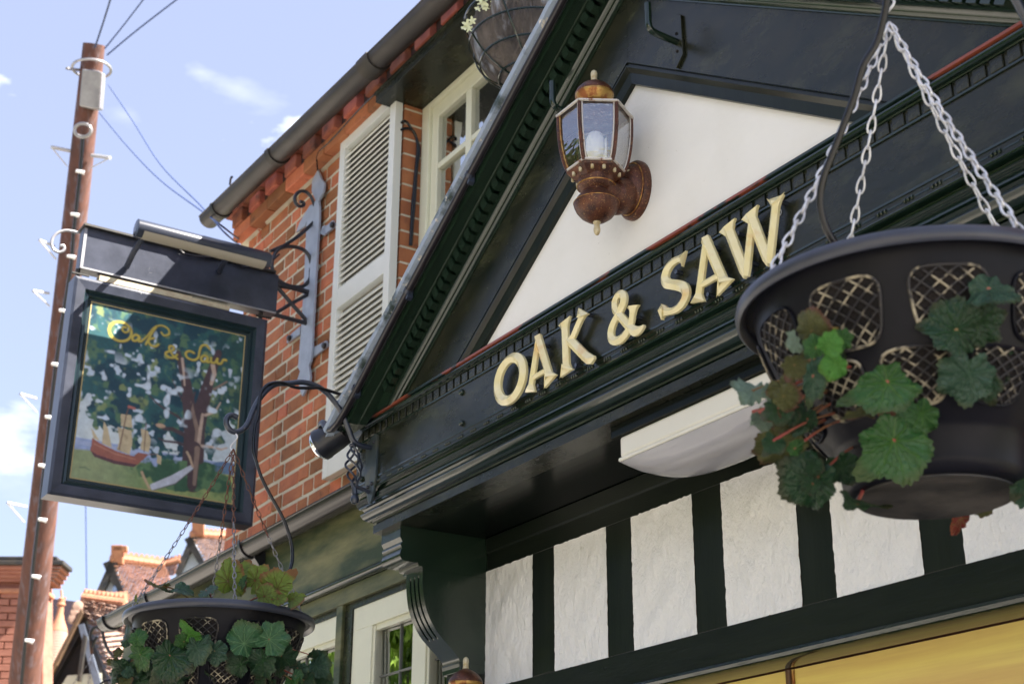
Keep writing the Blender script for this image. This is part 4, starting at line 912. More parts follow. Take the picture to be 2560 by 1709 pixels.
# ------------------------------------------------------------------ the brick house next door
YB_ = 2.62
shade_brick_m = M('shade_dark_recessed_brick', (0.060,0.030,0.024), (0.025,0.015,0.014), 18, rough=0.95)  # shade of the dentil recesses, put into the brick colour
house = thing('brick_house', 'orange brick house with white louvred shutter and corbelled eaves behind the gable', 'house', (-5.5, YB_, GZ))
b = MB()
XO = -5.0455
b.box(-6.785, XO-0.0015, YB_+0.0026, 2.95, 1.40, 3.52)                      # wall left of the window
b.box(XO-0.006, -0.6, YB_+0.004, 2.95, 1.40, 1.98)                      # below the window
b.box(-6.785, -0.6, YB_+0.004, 2.95, 3.52, 3.80)
b.box(-4.2, -0.6, YB_+0.0045, 2.95, 1.98, 3.52)
b.box(-6.785, -3.65, 2.32, 2.95, GZ, 1.40)
wall = b.build('wall', mortar, house)
b = MB(); b.box(-6.785, -0.6, 2.95, 9.0, GZ, 3.7); b.box(-4.1, 6.0, 2.70, 9.0, 3.80, 5.0); b.build('main_and_shade_block', far_brick, house)  # upper box: unseen taller part, added to keep the right basket in shade
def brick_proto(name, w_, h_, d_, mat, seed, n=1):
    rv = random.Random(seed); bm = bmesh.new(); bmesh.ops.create_cube(bm, size=1.0)
    bmesh.ops.scale(bm, vec=(w_, d_, h_), verts=bm.verts)
    bmesh.ops.bevel(bm, geom=list(bm.edges), offset=0.0035, segments=1, affect='EDGES')
    for v in bm.verts: v.co += Vector((rv.uniform(-1,1), rv.uniform(-1,1), rv.uniform(-1,1)))*0.0016
    me = bpy.data.meshes.new(name); bm.to_mesh(me); bm.free(); me.materials.append(mat); return me
STR = [brick_proto('brick_stretcher', 0.2095, 0.0605, 0.10, brick_m, i) for i in range(3)]
HDR = [brick_proto('brick_header', 0.0995, 0.0605, 0.10, brick_m, 10+i) for i in range(3)]
HALF = [brick_proto('brick_closer', 0.0455, 0.0605, 0.10, brick_m, 20+i) for i in range(2)]
slots = []
rv = random.Random(4)
z = 1.462; row = 0
while z < 3.49:
    x = -6.79; k = 0 if row % 2 == 0 else 1
    first_ = True
    while x < -4.3:
        if first_ and row % 2: wd = 0.1025; kind = 1
        elif first_: wd = 0.214; kind = 0
        else: kind = k % 2; wd = 0.214 if kind == 0 else 0.1025
        if row % 2 and first_ is False and x < -6.66: kind = 2; wd = 0.048
        lim = XO if 1.955 < z < 3.50 else -4.25
        x1 = x + wd
        if x1 > lim - 0.004:
            rem = lim - x
            if rem > 0.16: kind = 0; wd = rem
            elif rem > 0.06: kind = 1; wd = rem
            elif rem > 0.03: kind = 2; wd = rem
            else: break
            slots.append((x + wd/2, z, kind, wd)); break
        slots.append((x + wd/2, z, kind, wd)); x = x1 + 0.0102; first_ = False; k += 1
    z += 0.0747; row += 1
def vis(sl):
    x, z, kind, wd = sl
    if 1.87 < z < 3.52 and -5.57 < x < -5.07: return 0          # behind the shutter
    if x > -4.75: return 0.5
    if z < 1.86 and x > -4.95 : return 0.7
    return 2 + (x+7)*0.05
slots.sort(key=vis, reverse=True)
mb = MB()
for i, (x, z, kind, wd) in enumerate(slots):
    me = (STR, HDR, HALF)[kind][i % (3 if kind < 2 else 2)]; w0 = (0.214, 0.1025, 0.048)[kind]
    if i < 264:
        inst(me, 'brick', (x + rv.uniform(-.001,.001), YB_ + 0.048 + rv.uniform(-.0022,.0022), z + rv.uniform(-.0012,.0012)), wall, rot=(0, rv.uniform(-.006,.006), 0), scale=(wd/w0, 1, 1))
    else:
        mb.box(x-wd/2, x+wd/2, YB_-0.001, YB_+0.1, z-0.0322, z+0.0322)
tag(mb.build('far_bricks', brick_m, wall), kind='stuff')
# corbelled eaves: a plain band, a dentil course, an oversailing course
CST = [brick_proto('corbel_stretcher', 0.2215, 0.0725, 0.16, brick_old, 30+i) for i in range(3)]
CHD = [brick_proto('corbel_header', 0.134, 0.0745, 0.16, brick_old, 40+i) for i in range(3)]
CBD = [brick_proto('band_brick', 0.2215, 0.0705, 0.16, brick_m, 50+i) for i in range(3)]
SHD = [brick_proto('shade_dark_header', 0.088, 0.072, 0.16, shade_brick_m, 70+i) for i in range(2)]
corb = MB(); corb.box(-6.86, -3.6, 2.60, 2.94, 3.512, 3.79); corb = corb.build('eaves_core', mortar, house)
x = -6.85; i = 0
while x < -3.9:
    inst(CBD[i % 3], 'corbel_brick', (x + 0.112, 2.548+0.08 + rv.uniform(-.004,.004), 3.5475), corb)
    inst(CHD[i % 3], 'corbel_brick', (x + 0.075, 2.532+0.08 + rv.uniform(-.005,.005), 3.6225), corb)
    inst(SHD[i % 2], 'recessed_brick', (x + 0.075 + 0.1125, 2.566+0.08, 3.6225), corb)
    inst(CST[i % 3], 'corbel_brick', (x + 0.06, 2.518+0.08 + rv.uniform(-.005,.005), 3.6975), corb)
    x += 0.225; i += 1
b = MB(); b.box(-6.9, -3.6, 2.52, 2.95, 3.737, 3.76); b.build('eaves_board', dark_wood, house)
b = MB()
for k in range(2):
    pass
b.extrude([(-6.95,2.475,3.70),(-6.95,6.0,6.2),(-6.95,6.0,6.27),(-6.95,2.475,3.725)], (3.1,0,0)); b.build('roof', tile_m, house)
# upper gutter: half round with sockets
def gutter(name, mat, x0, x1, yc, z0, z1, r, sockets, parent, brk=None):
    L = []
    n = 14; xs = [x0, x1]
    for x, zc in ((x0, z0), (x1, z1)):
        l = [(x, yc + r*math.cos(t), zc + r*math.sin(t)) for t in np.linspace(math.pi, 2*math.pi, n)]
        l += [(x, yc + (r-0.004)*math.cos(t), zc + (r-0.004)*math.sin(t)) for t in np.linspace(2*math.pi, math.pi, n)]
        L.append(l)
    b = MB(); b.loops(L)
    for x, zc in ((x0, z0), (x1, z1)): pass
    b.tube([(x0, yc - r, z0), (x1, yc - r, z1)], 0.0045, 6)
    g = b.build(name, mat, parent, smooth=True, angle=50)
    b = MB(); b.loops([[(x, yc + (r-0.001)*math.cos(t), z0 + (r-0.001)*math.sin(t)) for t in np.linspace(math.pi, 2*math.pi, n)] for x in (x0+0.001, x0+0.005)]); b.build('stop_end', mat, g)
    for sx_, ww in sockets:
        zc = z0 + (z1-z0)*(sx_-x0)/(x1-x0)
        b = MB(); b.loops([[(x, yc + rr*math.cos(t), zc + rr*math.sin(t)) for t in np.linspace(math.pi*0.98, 2.02*math.pi, n)] for x, rr in ((sx_-ww, r+0.001), (sx_-ww, r+0.008), (sx_+ww, r+0.008), (sx_+ww, r+0.001))], closed=False, caps=False); b.build('socket', brk or mat, g, smooth=True, angle=30)
    return g
gutter('upper_gutter', gutter_m, -6.96, -3.8, 2.445, 3.668, 3.565, 0.055, [(-6.78, 0.014), (-6.05, 0.022), (-5.02, 0.05)], house, dark_wood)
p = onY(575, 462, 2.41); b = MB(); b.tube([p, p + Vector((0,0,0.03)), p + Vector((0.012,0,0.042)), p + Vector((0.024,0,0.035))], 0.006, 6); b.build('gutter_hook', black_iron, house, smooth=True)
# lintel box over the window
b = MB(); b.box(-5.106, -3.8, 2.505, 2.74, 3.462, 3.512); b.box(-5.112, -3.8, 2.498, 2.51, 3.500, 3.516); b.build('lintel_box', green, house, bevel=0.002)
# louvred shutter
gap_shade = M('slat_gap_shade', (0.22,0.21,0.18), rough=0.9)
SX0, SX1, SZ0, SZ1, SY = -5.597, -5.043, 1.868, 3.549, 2.572
shf = MB()
for a in ((SX0, SX0+0.052, SZ0, SZ1), (SX1-0.052, SX1, SZ0, SZ1)): shf.box(a[0], a[1], SY, SY+0.038, a[2], a[3])
sh = shf.build('shutter', shut_m, house, bevel=0.003)
p_mid = onY(820, 725, SY); 
for z0_, z1_ in ((SZ1-0.085, SZ1), (2.647, 2.741), (SZ0, SZ0+0.115)):
    b = MB(); b.box(SX0+0.052, SX1-0.052, SY+0.001, SY+0.037, z0_, z1_); b.build('rail', shut_m, sh, bevel=0.002)
sl = MB(); Ls = (SX1-SX0-0.104)/2; sl.obox((0,0,0), (Ls,0,0), (0,0.0192*0.60,0.0192*0.80), (0,-0.0032*0.75,0.0032*0.66)); slat = sl.build('slat', shut_m, None); slm = slat.data; bpy.data.objects.remove(slat)
for z0_, z1_ in ((2.741, SZ1-0.085), (SZ0+0.115, 2.647)):
    z = z0_ + 0.018
    while z < z1_ - 0.008:
        o = bpy.data.objects.new('slat', slm); COL.objects.link(o); o.parent = sh; o.location = Vector(((SX0+SX1)/2, SY+0.018, z)) - worigin(sh)
        m = None; z += 0.0305
b = MB(); b.box(SX0+0.053, SX1-0.053, SY+0.0335, SY+0.0365, SZ0+0.05, SZ1-0.05); b.build('shadow_board', gap_shade, sh)  # added dark sheet standing for the shade between the slats
# upper window
WY = 2.72
win = MB(); win.box(-5.040, -4.955, WY-0.012, WY+0.05, 2.0, 3.4615); win.box(-4.955, -3.9, WY-0.012, WY+0.05, 3.495, 3.4615+0.0); 
win = MB()
win.box(-5.040, -4.975, WY-0.015, WY+0.05, 1.98, 3.4615)
win.box(-4.975, -3.9, WY-0.015, WY+0.05, 3.435+0.0, 3.4615)
wf = win.build('window', cream, house, bevel=0.003)
b = MB(); b.box(-4.974, -4.918, WY, WY+0.04, 1.99, 3.434); b.box(-4.918, -3.9, WY, WY+0.04, 3.372, 3.434); b.box(-4.685, -4.640, WY+0.001, WY+0.038, 1.99, 3.372); b.build('sash', cream, wf, bevel=0.004)
for zc in (3.125, 2.80, 2.47, 2.14):
    b = MB(); b.box(-4.918, -4.685, WY+0.004, WY+0.034, zc-0.014, zc+0.014); b.build('glazing_bar', cream, wf, bevel=0.003)
    b = MB(); b.box(-4.640, -3.9, WY+0.004, WY+0.034, zc-0.014, zc+0.014); b.build('glazing_bar', cream, wf, bevel=0.003)
zz = [3.372, 3.139]; 
for (xa, xb_) in ((-4.918, -4.685), (-4.640, -4.20)):
    for (za, zb) in ((3.139, 3.372), (2.814, 3.111), (2.484, 2.786), (2.154, 2.456)):
        b = MB(); b.extrude([(xa, WY+0.022, za), (xb_, WY+0.022, za), (xb_, WY+0.022, zb), (xa, WY+0.022, zb)], (0, 0.003, 0)); b.build('pane', win_glass, wf)
b = MB(); b.box(-4.86, -4.82, WY+0.12, WY+0.16, 1.99, 3.40); b.box(-4.86, -3.9, WY+0.12, WY+0.16, 3.30, 3.36); b.build('inner_frame', galv, wf)
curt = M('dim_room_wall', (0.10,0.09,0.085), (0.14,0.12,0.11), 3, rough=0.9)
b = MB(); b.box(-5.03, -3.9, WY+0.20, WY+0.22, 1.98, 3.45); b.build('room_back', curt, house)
# cables looping over the brick jamb
T = thing('wall_cable', 'pair of black cables looping over the brick jamb beside the shutter', 'cable', (-5.04, 2.62, 3.3))
Z9 = lambda x, y: (940 + x*0.2296, 200 + y*0.2296)
for off, l in ((0, [(250,500),(290,455),(330,455),(370,505),(425,600),(462,700),(470,800),(455,900),(440,1040),(430,1200),(420,1350),(412,1450),(400,1568),(385,1800)]), (1, [(248,580),(280,540),(340,528),(395,545),(430,600),(450,700),(448,800),(440,900),(425,1040),(410,1200),(395,1350),(385,1568),(370,1800)])):
    pts = []
    for x, y in l:
        q = onX(*Z9(x, y), XO + 0.012)
        if q.y < 2.612: q = onY(*Z9(x, y), 2.606)
        pts.append(q)
    b = MB(); b.tube(spline(pts, 4), 0.0058, 8); b.build('cable', rubber, T, smooth=True)
# thin cable under the corbel, down to the sign bracket
T = thing('eaves_cable', 'thin dark cable strung along under the brick corbels to the sign bracket', 'cable', (-5.4, 2.5, 3.5))
F5 = lambda x, y: (520 + x*0.287, 150 + y*0.287)
b = MB(); b.tube(spline([onY(*F5(x, y), 2.545) for x, y in [(1480,270),(1300,450),(1130,640),(1030,740),(975,790),(950,840),(950,900),(955,960)]], 4), 0.0035, 6); b.build('cable', rubber, T, smooth=True)
b = MB(); b.tube([onY(*F5(x, y), 2.612) for x, y in [(-230+2000,100)]] + [onY(*F5(x, y), 2.611) for x, y in [(880,1005),(700,1160),(520,1320),(360,1470)]], 0.0045, 6) if False else b.tube([onY(*F5(x, y), 2.611) for x, y in [(880,1005),(700,1160),(520,1320),(355,1475)]], 0.0045, 6); b.build('lower_cable', dark_wood, T, smooth=True)

# ground floor shopfront below the brick wall
SYF = 2.20
b = MB(); b.prism_x([(SYF,1.186),(SYF,1.47),(2.60,1.50),(2.60,1.186)], -6.9, -3.604); fb = b.build('shopfront_fascia', green_olive, house)
b = MB(); b.prism_x([(2.215,1.186)] + [(2.19 - 0.017*math.cos(t), 1.170 + 0.015*math.sin(t)) for t in np.linspace(math.pi/2, -math.pi/2, 8)] + [(2.215,1.155)], -6.9, -3.604); b.build('bead_moulding', green_m, fb, smooth=True)
b = MB(); b.prism_x([(2.200,1.154),(2.200,1.096),(2.30,1.096),(2.30,1.154)], -6.9, -3.604); b.build('top_rail', green_olive, fb, bevel=0.002)
b = MB(); b.box(-6.9, -3.604, 2.214, 2.30, 1.073, 1.0955); b.build('window_head', green, fb)
for xa in (-4.611, -5.70, -6.80):
    b = MB(); b.box(xa+0.003, xa+0.050, 2.2005, 2.30, GZ, 1.0955); b.build('mullion', green_olive, fb, bevel=0.003)
    b = MB(); b.box(xa+0.0505, xa+0.105, 2.212, 2.30, GZ, 1.0725); b.build('mullion_return', green, fb)
leadm = M('dull_window_lead', (0.16,0.165,0.15), rough=0.5)
def casement(x0, x1, gl):
    b = MB(); 
    y0, y1 = 2.217, 2.262
    b.box(x0, x1, y0, y1, 0.995, 1.0725)
    xs = [x0] + [v for g in gl for v in g] + [x1]
    for i in range(0, len(xs), 2): b.box(xs[i], xs[i+1], y0, y1, -0.6, 0.995)
    f_ = b.build('casement_window', cream, house, bevel=0.002)
    for ga, gb in gl:
        b = MB()
        for k in range(3):
            o_ = 0.009*k; 
            b.box(ga-0.001, ga+0.013-o_*0.4, y0+0.006+0.010*k, y0+0.016+0.010*k, -0.6, 0.994)
        b.box(ga, gb, y0+0.010, y0+0.03, 0.977, 0.996)
        b.build('glazing_bead', cream, f_, bevel=0.001)
        nn = 2 if gb-ga < 0.3 else 3
        w_ = (gb-ga-0.013)
        hz_ = [0.996, 0.827, 0.655, 0.48, 0.30, 0.1]
        for i in range(nn):
            for j in range(5):
                xa, xb_ = ga + 0.013 + w_*i/nn, ga + 0.013 + w_*(i+1)/nn
                ti = rv.uniform(-.002,.002); tj = rv.uniform(-.002,.002)
                b = MB(); b.extrude([(xa+.002, y0+0.034+ti, hz_[j+1]+.002), (xb_-.002, y0+0.034-ti, hz_[j+1]+.002), (xb_-.002, y0+0.034+tj, hz_[j]-.002), (xa+.002, y0+0.034-tj, hz_[j]-.002)], (0,0.002,0)); b.build('pane', win_glass, f_)
        b = MB()
        for i in range(1, nn): b.box(ga+0.013+w_*i/nn-0.002, ga+0.013+w_*i/nn+0.002, y0+0.028, y0+0.040, -0.6, 0.995)
        for j in range(1, 5): b.box(ga+0.012, gb, y0+0.0275, y0+0.0405, hz_[j]-0.0022, hz_[j]+0.0022)
        b.build('leading', leadm, f_)
    return f_
casement(-4.504, -3.625, [(-4.365,-4.085),(-3.998,-3.66)])
casement(-5.58, -4.612, [(-5.48,-5.20),(-5.10,-4.632)])
casement(-6.68, -5.702, [(-6.58,-6.24),(-6.14,-5.80)])
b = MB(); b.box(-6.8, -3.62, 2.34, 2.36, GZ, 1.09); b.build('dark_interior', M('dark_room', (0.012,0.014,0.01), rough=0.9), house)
b = MB(); b.box(-6.9, -3.604, 2.18, 2.40, GZ, -0.6); b.build('stall_riser', green_olive, house)
gutter('lower_gutter', gutter_l, -7.02, -3.70, 2.145, 1.455, 1.448, 0.049, [(-6.93, 0.012)], house, black_iron)
for xs in (-5.28, -6.35):
    b = MB(); zc = 1.452
    b.loops([[(x, 2.145 + (0.051+(.004 if k else 0))*math.cos(t), zc + (0.051+(.004 if k else 0))*math.sin(t)) for t in np.linspace(math.pi*0.93, 2*math.pi, 16)] for x, k in ((xs-0.011,0),(xs-0.011,1),(xs+0.011,1),(xs+0.011,0))], closed=False, caps=False)
    b.prism_x([(2.17,1.42),(2.199,1.46),(2.199,1.34),(2.15,1.405)], xs-0.02, xs+0.02); b.build('gutter_bracket', black_iron, house, smooth=True)

# ------------------------------------------------------------------ the hanging pub sign
XS = -5.90
def SX(px, py): return onX(px, py, XS)
T = thing('sign_bracket', 'black scrolled wrought iron sign bracket with pale back plate bolted to the brick wall', 'bracket', (XS, 2.60, 2.9))
# back plate, straps and bolts
zt_, zb_ = 3.50, 2.35
def BPt(px, py): q = onY(px, py, 2.588); return q
K1 = lambda x, y: (560 + x*0.2551, 560 + y*0.2551)
V8 = lambda x, y: (700 + x*0.1276, 880 + y*0.1276)
out = [(794,424),(780,452),(779,478),(789,502),(772,518),(767,540),(760,700),(752,830),(746,905),K1(722,1400),K1(745,1440),K1(720,1520),V8(340,500),V8(390,740),V8(430,860),V8(465,800),V8(490,740),V8(570,600),V8(590,480),V8(560,260),V8(600,170),K1(862,1210),K1(870,1000),K1(885,740),(793,620),(798,545),(798,518),(796,502),(808,480),(811,458),(803,448)]
b = MB(); b.extrude([BPt(*q) for q in out], (0, 0.010, 0)); bk = b.build('back_plate', pale_iron, T)
for quad in ([K1(745,1000),K1(620,1110),K1(612,1165),K1(740,1080)], [K1(865,1215),K1(1000,1140),K1(1005,1200),K1(862,1310)], [K1(940,90),K1(965,20),K1(1065,5),K1(1075,30),K1(975,110)], [F5(890,1260),F5(800,1410),F5(765,1500),F5(850,1440)], [F5(490+505,1480),F5(1085,1395),F5(1100,1440),F5(1010,1510)]):
    b = MB(); b.extrude([onY(*q, 2.600) for q in quad], (0, 0.010, 0)); b.build('strap', pale_iron, T)
for q in (K1(636,1117), K1(978,1190), K1(1058,8)):
    p = onY(*q, 2.592); b = MB(); b.lathe([(0.015,0.006),(0.015,-0.004),(0.008,-0.010)], p, 10, 'Y'); b.build('bolt', black_iron, T, smooth=True)
# scrollwork in the plane square to the wall
Lp = lambda pts, f=K1: [SX(*f(x, y)) for x, y in pts]
b = MB(); b.tube(spline(Lp([(850,455),(858,400),(830,310),(780,255),(700,225),(600,222),(530,250),(490,310),(468,400),(495,500),(560,570),(660,610),(770,610),(840,540)]), 4, True), 0.0095, 8, ring=True); b.build('ring', black_iron, T, smooth=True)
b = MB(); b.tube(spline([SX(*F5(x, y)) for x, y in [(800,1235),(828,1255),(858,1235),(850,1205),(810,1190),(765,1225),(770,1280),(735,1240),(760,1165),(830,1130),(900,1170),(935,1250),(925,1330)][0:1] + [(828,1240),(835,1262),(800,1275),(765,1250),(755,1200),(790,1150),(845,1145),(895,1190),(925,1260),(940,1320)]], 4) + Lp([(880,-20),(800,60),(700,140),(580,215),(450,268)]), 0.0085, 8); b.build('top_scroll', black_iron, T, smooth=True)
b = MB(); b.tube(spline([SX(*F5(935,1300)), SX(*F5(965,1400))] + Lp([(930,60),(940,120)]) , 4), 0.008, 8); b.build('inner_scroll', black_iron, T, smooth=True)
b = MB(); b.tube(spline(Lp([(850,430),(855,500),(880,590),(900,650)]), 4), 0.008, 8); b.build('tail_scroll', black_iron, T, smooth=True)
for nm, l, r in (('upper_bar', [(470,585),(700,630),(895,688)], 0.013), ('lower_bar', [(470,880),(690,940),(880,990)], 0.011), ('cross_brace', [(515,610),(660,780),(835,975)], 0.010), ('cross_brace', [(485,885),(650,785),(830,685)], 0.009)):
    b = MB(); b.tube(Lp(l), r, 8); b.build(nm, black_iron, T, smooth=True)
b = MB(); p = SX(*K1(932,455)); b.lathe([(0.002,-0.028),(0.030,-0.024),(0.044,-0.010),(0.045,0.006),(0.036,0.016),(0.004,0.018)], p + Vector((0.03,0.02,0)), 18, 'X'); b.build('junction_disc', shut_m, T, smooth=True)
# header box
b = MB(); b.box(XS-0.03, XS+0.03, 1.508, 2.424, 2.706, 2.902); hb = b.build('header_box', board_dark, T, bevel=0.002)
b = MB(); b.box(XS-0.045, XS+0.052, 1.502, 2.40, 2.902, 2.912); b.build('box_lip', dark_wood, hb)
b = MB(); b.box(XS+0.03, XS+0.034, 1.510, 1.522, 2.712, 2.898); b.box(XS+0.03, XS+0.034, 1.51, 2.42, 2.706, 2.713); b.build('box_edging', galv, hb)
b = MB(); b.tube(spline([SX(100+x*.1913, 500+y*.1913) for x, y in [(500,430),(430,410),(330,398),(230,430),(165,500),(150,580),(175,645),(235,680),(290,670),(320,630),(300,595),(265,600)]], 4), 0.0065, 8); b.build('end_scroll', galv, T, smooth=True)
# painted board
T = thing('pub_sign', 'dark framed painted sign with an oak tree, a sailing ship and a long saw', 'sign', (XS, 1.93, 2.70))
BY0, BY1, BZ0, BZ1 = 1.491, 2.378, 1.694, 2.660
fr = MB()
def quadframe(b, m0, m1, x0, x1):
    """rectangular ring between insets m0 and m1, front from x0 to x1 (slopes)"""
    o = [(BY0+m0,BZ0+m0),(BY1-m0,BZ0+m0),(BY1-m0,BZ1-m0),(BY0+m0,BZ1-m0)]; i = [(BY0+m1,BZ0+m1),(BY1-m1,BZ0+m1),(BY1-m1,BZ1-m1),(BY0+m1,BZ1-m1)]
    n = len(b.v); b.v += [(x0,y,z) for y,z in o] + [(x1,y,z) for y,z in i]
    for k in range(4): b.f.append((n+k, n+(k+1)%4, n+4+(k+1)%4, n+4+k))
quadframe(fr, 0, 0, XS-0.045, XS+0.045); quadframe(fr, 0, 0.012, XS+0.045, XS+0.050); quadframe(fr, 0.012, 0.050, XS+0.050, XS+0.046); quadframe(fr, 0, 0.30, XS-0.045, XS-0.045)
fo = fr.build('frame', board_dark, T)
fr = MB(); quadframe(fr, 0.050, 0.060, XS+0.046, XS+0.030); quadframe(fr, 0.060, 0.070, XS+0.030, XS+0.034); quadframe(fr, 0.070, 0.078, XS+0.034, XS+0.018); quadframe(fr, 0.078, 0.092, XS+0.018, XS+0.0165); fr.build('inner_moulding', frame_green, fo)
fr = MB(); quadframe(fr, 0.0885, 0.0935, XS+0.0182, XS+0.0182); fr.build('gold_line', goldline, fo)
for yy in (1.512, 2.36):
    b = MB(); b.tube([(XS,yy,2.655),(XS,yy,2.712)], 0.010, 8); b.tube([(XS+.02,yy-0.03,2.682),(XS+.02,yy+0.045,2.682)], 0.0055, 6); b.build('hanger', dark_wood, T, smooth=True)
b = MB(); b.box(XS-0.02, XS+0.028, 1.60, 2.02, 2.671, 2.697); b.box(XS-0.02, XS+0.026, 2.02, 2.20, 2.671, 2.692); b.build('pale_top_batten', M('cream_batten', (0.62,0.58,0.42), (0.45,0.33,0.22), 18, rough=0.6), T)
b = MB(); b.tube([(XS+0.01,1.515,2.668),(XS+0.01,2.36,2.668)], 0.004, 6); b.build('tie_rod', dark_wood, T, smooth=True)

# the painting itself: a raster of paint colours laid on a fine sheet
NW, NH = 300, 330
yy, xx = np.mgrid[0:NH, 0:NW]; u = (xx+0.5)/NW; v = (yy+0.5)/NH
def smooth_noise(s, seed, oct_=3):
    out = np.zeros((NH, NW)); r = np.random.default_rng(seed); amp = 1; tot = 0
    for o in range(oct_):
        g = r.random((int(s*2**o*1.15)+3, int(s*2**o)+3)); a = u*s*2**o; c = v*s*2**o*1.1
        i, j = a.astype(int), c.astype(int); fa, fc = a-i, c-j; fa = fa*fa*(3-2*fa); fc = fc*fc*(3-2*fc)
        out += amp*((g[j,i]*(1-fa)+g[j,i+1]*fa)*(1-fc) + (g[j+1,i]*(1-fa)+g[j+1,i+1]*fa)*fc); tot += amp; amp *= 0.5
    return out/tot
img = np.zeros((NH, NW, 3))
def put(mask, colr): 
    global img
    m = np.clip(mask, 0, 1)[..., None]; img = img*(1-m) + np.array(colr)*m
def soft(d, w_=0.006): return np.clip(0.5 - d/w_, 0, 1)
img[:] = (0.40, 0.50, 0.62)
put(np.clip((v-0.35)*1.6, 0, 1), (0.62, 0.70, 0.72)); put(np.clip((smooth_noise(5,1)-0.5)*3, 0, 1)*0.6, (0.66,0.70,0.68))
put(soft(0.775 - v + 0*u), (0.30, 0.38, 0.60)); put(soft(np.abs(v-0.80)-0.012)*smooth_noise(12,9), (0.45,0.52,0.70))
hill = 0.855 - 0.02*np.sin(u*6+0.5) + 0.035*np.clip(u-0.45,0,1); put(soft(hill - v), (0.17, 0.27, 0.11)); put(soft(hill - v)*np.clip((smooth_noise(9,2)-0.45)*4,0,1), (0.30,0.36,0.14)); put(soft(hill-v)*np.clip((smooth_noise(22,3)-0.55)*5,0,1)*0.7, (0.09,0.18,0.08))
put(soft(hill-0.005-v)*soft(u-0.35,0.3)*0.7, (0.30,0.34,0.20))
put(soft(np.hypot((u-0.95)/0.10, (v-0.80)/0.035)-1, 0.1), (0.12,0.20,0.34)); put(soft(np.hypot((u-0.97)/0.12, (v-0.855)/0.02)-1, 0.1), (0.36,0.40,0.14))
def seg(x0, y0, x1, y1, w0, w1, colr, k=1.0):
    dx, dy = x1-x0, y1-y0; t = np.clip(((u-x0)*dx+(v-y0)*dy)/(dx*dx+dy*dy), 0, 1); d = np.hypot(u-(x0+t*dx), (v-(y0+t*dy))*1.1) - (w0+(w1-w0)*t)/2; put(soft(d)*k, colr)
def pl(pts, w0, w1, colr, k=1.0):
    n = len(pts)-1
    for i in range(n): seg(*pts[i], *pts[i+1], w0+(w1-w0)*i/n, w0+(w1-w0)*(i+1)/n, colr, k)
# foliage mass with gaps of sky
cr = 1 - np.hypot((u-0.52)/0.62, (v-0.30)/0.40)
fol = cr*2.2 + (smooth_noise(6,4)-0.5)*1.6 + (smooth_noise(18,5)-0.5)*1.6; fm = soft(-0.12 - fol, 0.10)
leafc = smooth_noise(14, 6, 4)
put(fm, (0.010,0.050,0.080)); put(fm*np.clip((leafc-0.45)*7,0,1), (0.022,0.095,0.11)); put(fm*np.clip((smooth_noise(20,7)-0.58)*8,0,1)*0.8, (0.10,0.19,0.10)); put(fm*np.clip((smooth_noise(16,8)-0.66)*9,0,1), (0.20,0.26,0.12))
put(fm*np.clip((u-0.75)*4,0,1)*0.6, (0.03,0.09,0.06))
gap = np.clip((smooth_noise(24,12,2)-0.68)*12, 0, 1)*soft(0.10-v,0.06)*soft(u-0.97,0.05); put(gap*fm, (0.50,0.60,0.72))
tr, tl, td = (0.24,0.17,0.14), (0.50,0.38,0.31), (0.070,0.045,0.055)
pl([(0.735,0.90),(0.725,0.80),(0.715,0.70),(0.70,0.60),(0.67,0.48),(0.64,0.36),(0.60,0.26),(0.57,0.19)], 0.150, 0.030, td); pl([(0.735,0.90),(0.735,0.75),(0.735,0.60),(0.755,0.47),(0.775,0.36),(0.80,0.25),(0.83,0.14)], 0.130, 0.045, td)
pl([(0.745,0.88),(0.745,0.75),(0.740,0.62),(0.70,0.52),(0.685,0.46)], 0.045, 0.014, tr); pl([(0.75,0.86),(0.752,0.72),(0.757,0.60),(0.762,0.52)], 0.030, 0.018, tl, 0.9)
pl([(0.80,0.33),(0.815,0.27),(0.80,0.22)], 0.022, 0.030, tl); pl([(0.60,0.22),(0.615,0.29),(0.63,0.37)], 0.018, 0.010, tl); pl([(0.82,0.36),(0.86,0.33),(0.90,0.30)], 0.016, 0.012, tr)
pl([(0.70,0.685),(0.66,0.655),(0.58,0.635),(0.53,0.64),(0.50,0.625)], 0.030, 0.018, td); pl([(0.70,0.72),(0.62,0.705),(0.54,0.71),(0.50,0.70)], 0.018, 0.010, td); pl([(0.68,0.60),(0.60,0.555),(0.52,0.53),(0.46,0.50),(0.42,0.47)], 0.018, 0.008, td)
pl([(0.77,0.70),(0.84,0.695),(0.90,0.70),(0.935,0.685)], 0.018, 0.010, tl); pl([(0.78,0.52),(0.84,0.49),(0.87,0.43)], 0.018, 0.008, tl); pl([(0.66,0.52),(0.62,0.45),(0.58,0.40),(0.55,0.35)], 0.014, 0.007, td); pl([(0.70,0.40),(0.68,0.50)], 0.012, 0.010, td)
put(soft(np.hypot((u-0.505)/0.03, (v-0.628)/0.012)-1, 0.3), (0.50,0.34,0.24))
gap2 = np.clip((smooth_noise(15,21,2)-0.66)*12, 0, 1)*soft(np.abs(v-0.5)-0.20,0.1); put(gap2*fm*soft(0.05-np.abs(u-0.73),0.05), (0.55,0.64,0.74))
# bushes
bu = soft(np.hypot((u-0.70)/0.27, (v-0.885)/0.085)-1 + (smooth_noise(16,31)-0.5)*0.9, 0.12); put(bu, (0.035,0.10,0.06)); put(bu*np.clip((smooth_noise(18,32)-0.5)*6,0,1), (0.10,0.20,0.10))
pl([(0.735,0.93),(0.73,0.82),(0.73,0.72)], 0.060, 0.085, td); pl([(0.748,0.92),(0.748,0.82),(0.748,0.72)], 0.022, 0.036, tr)
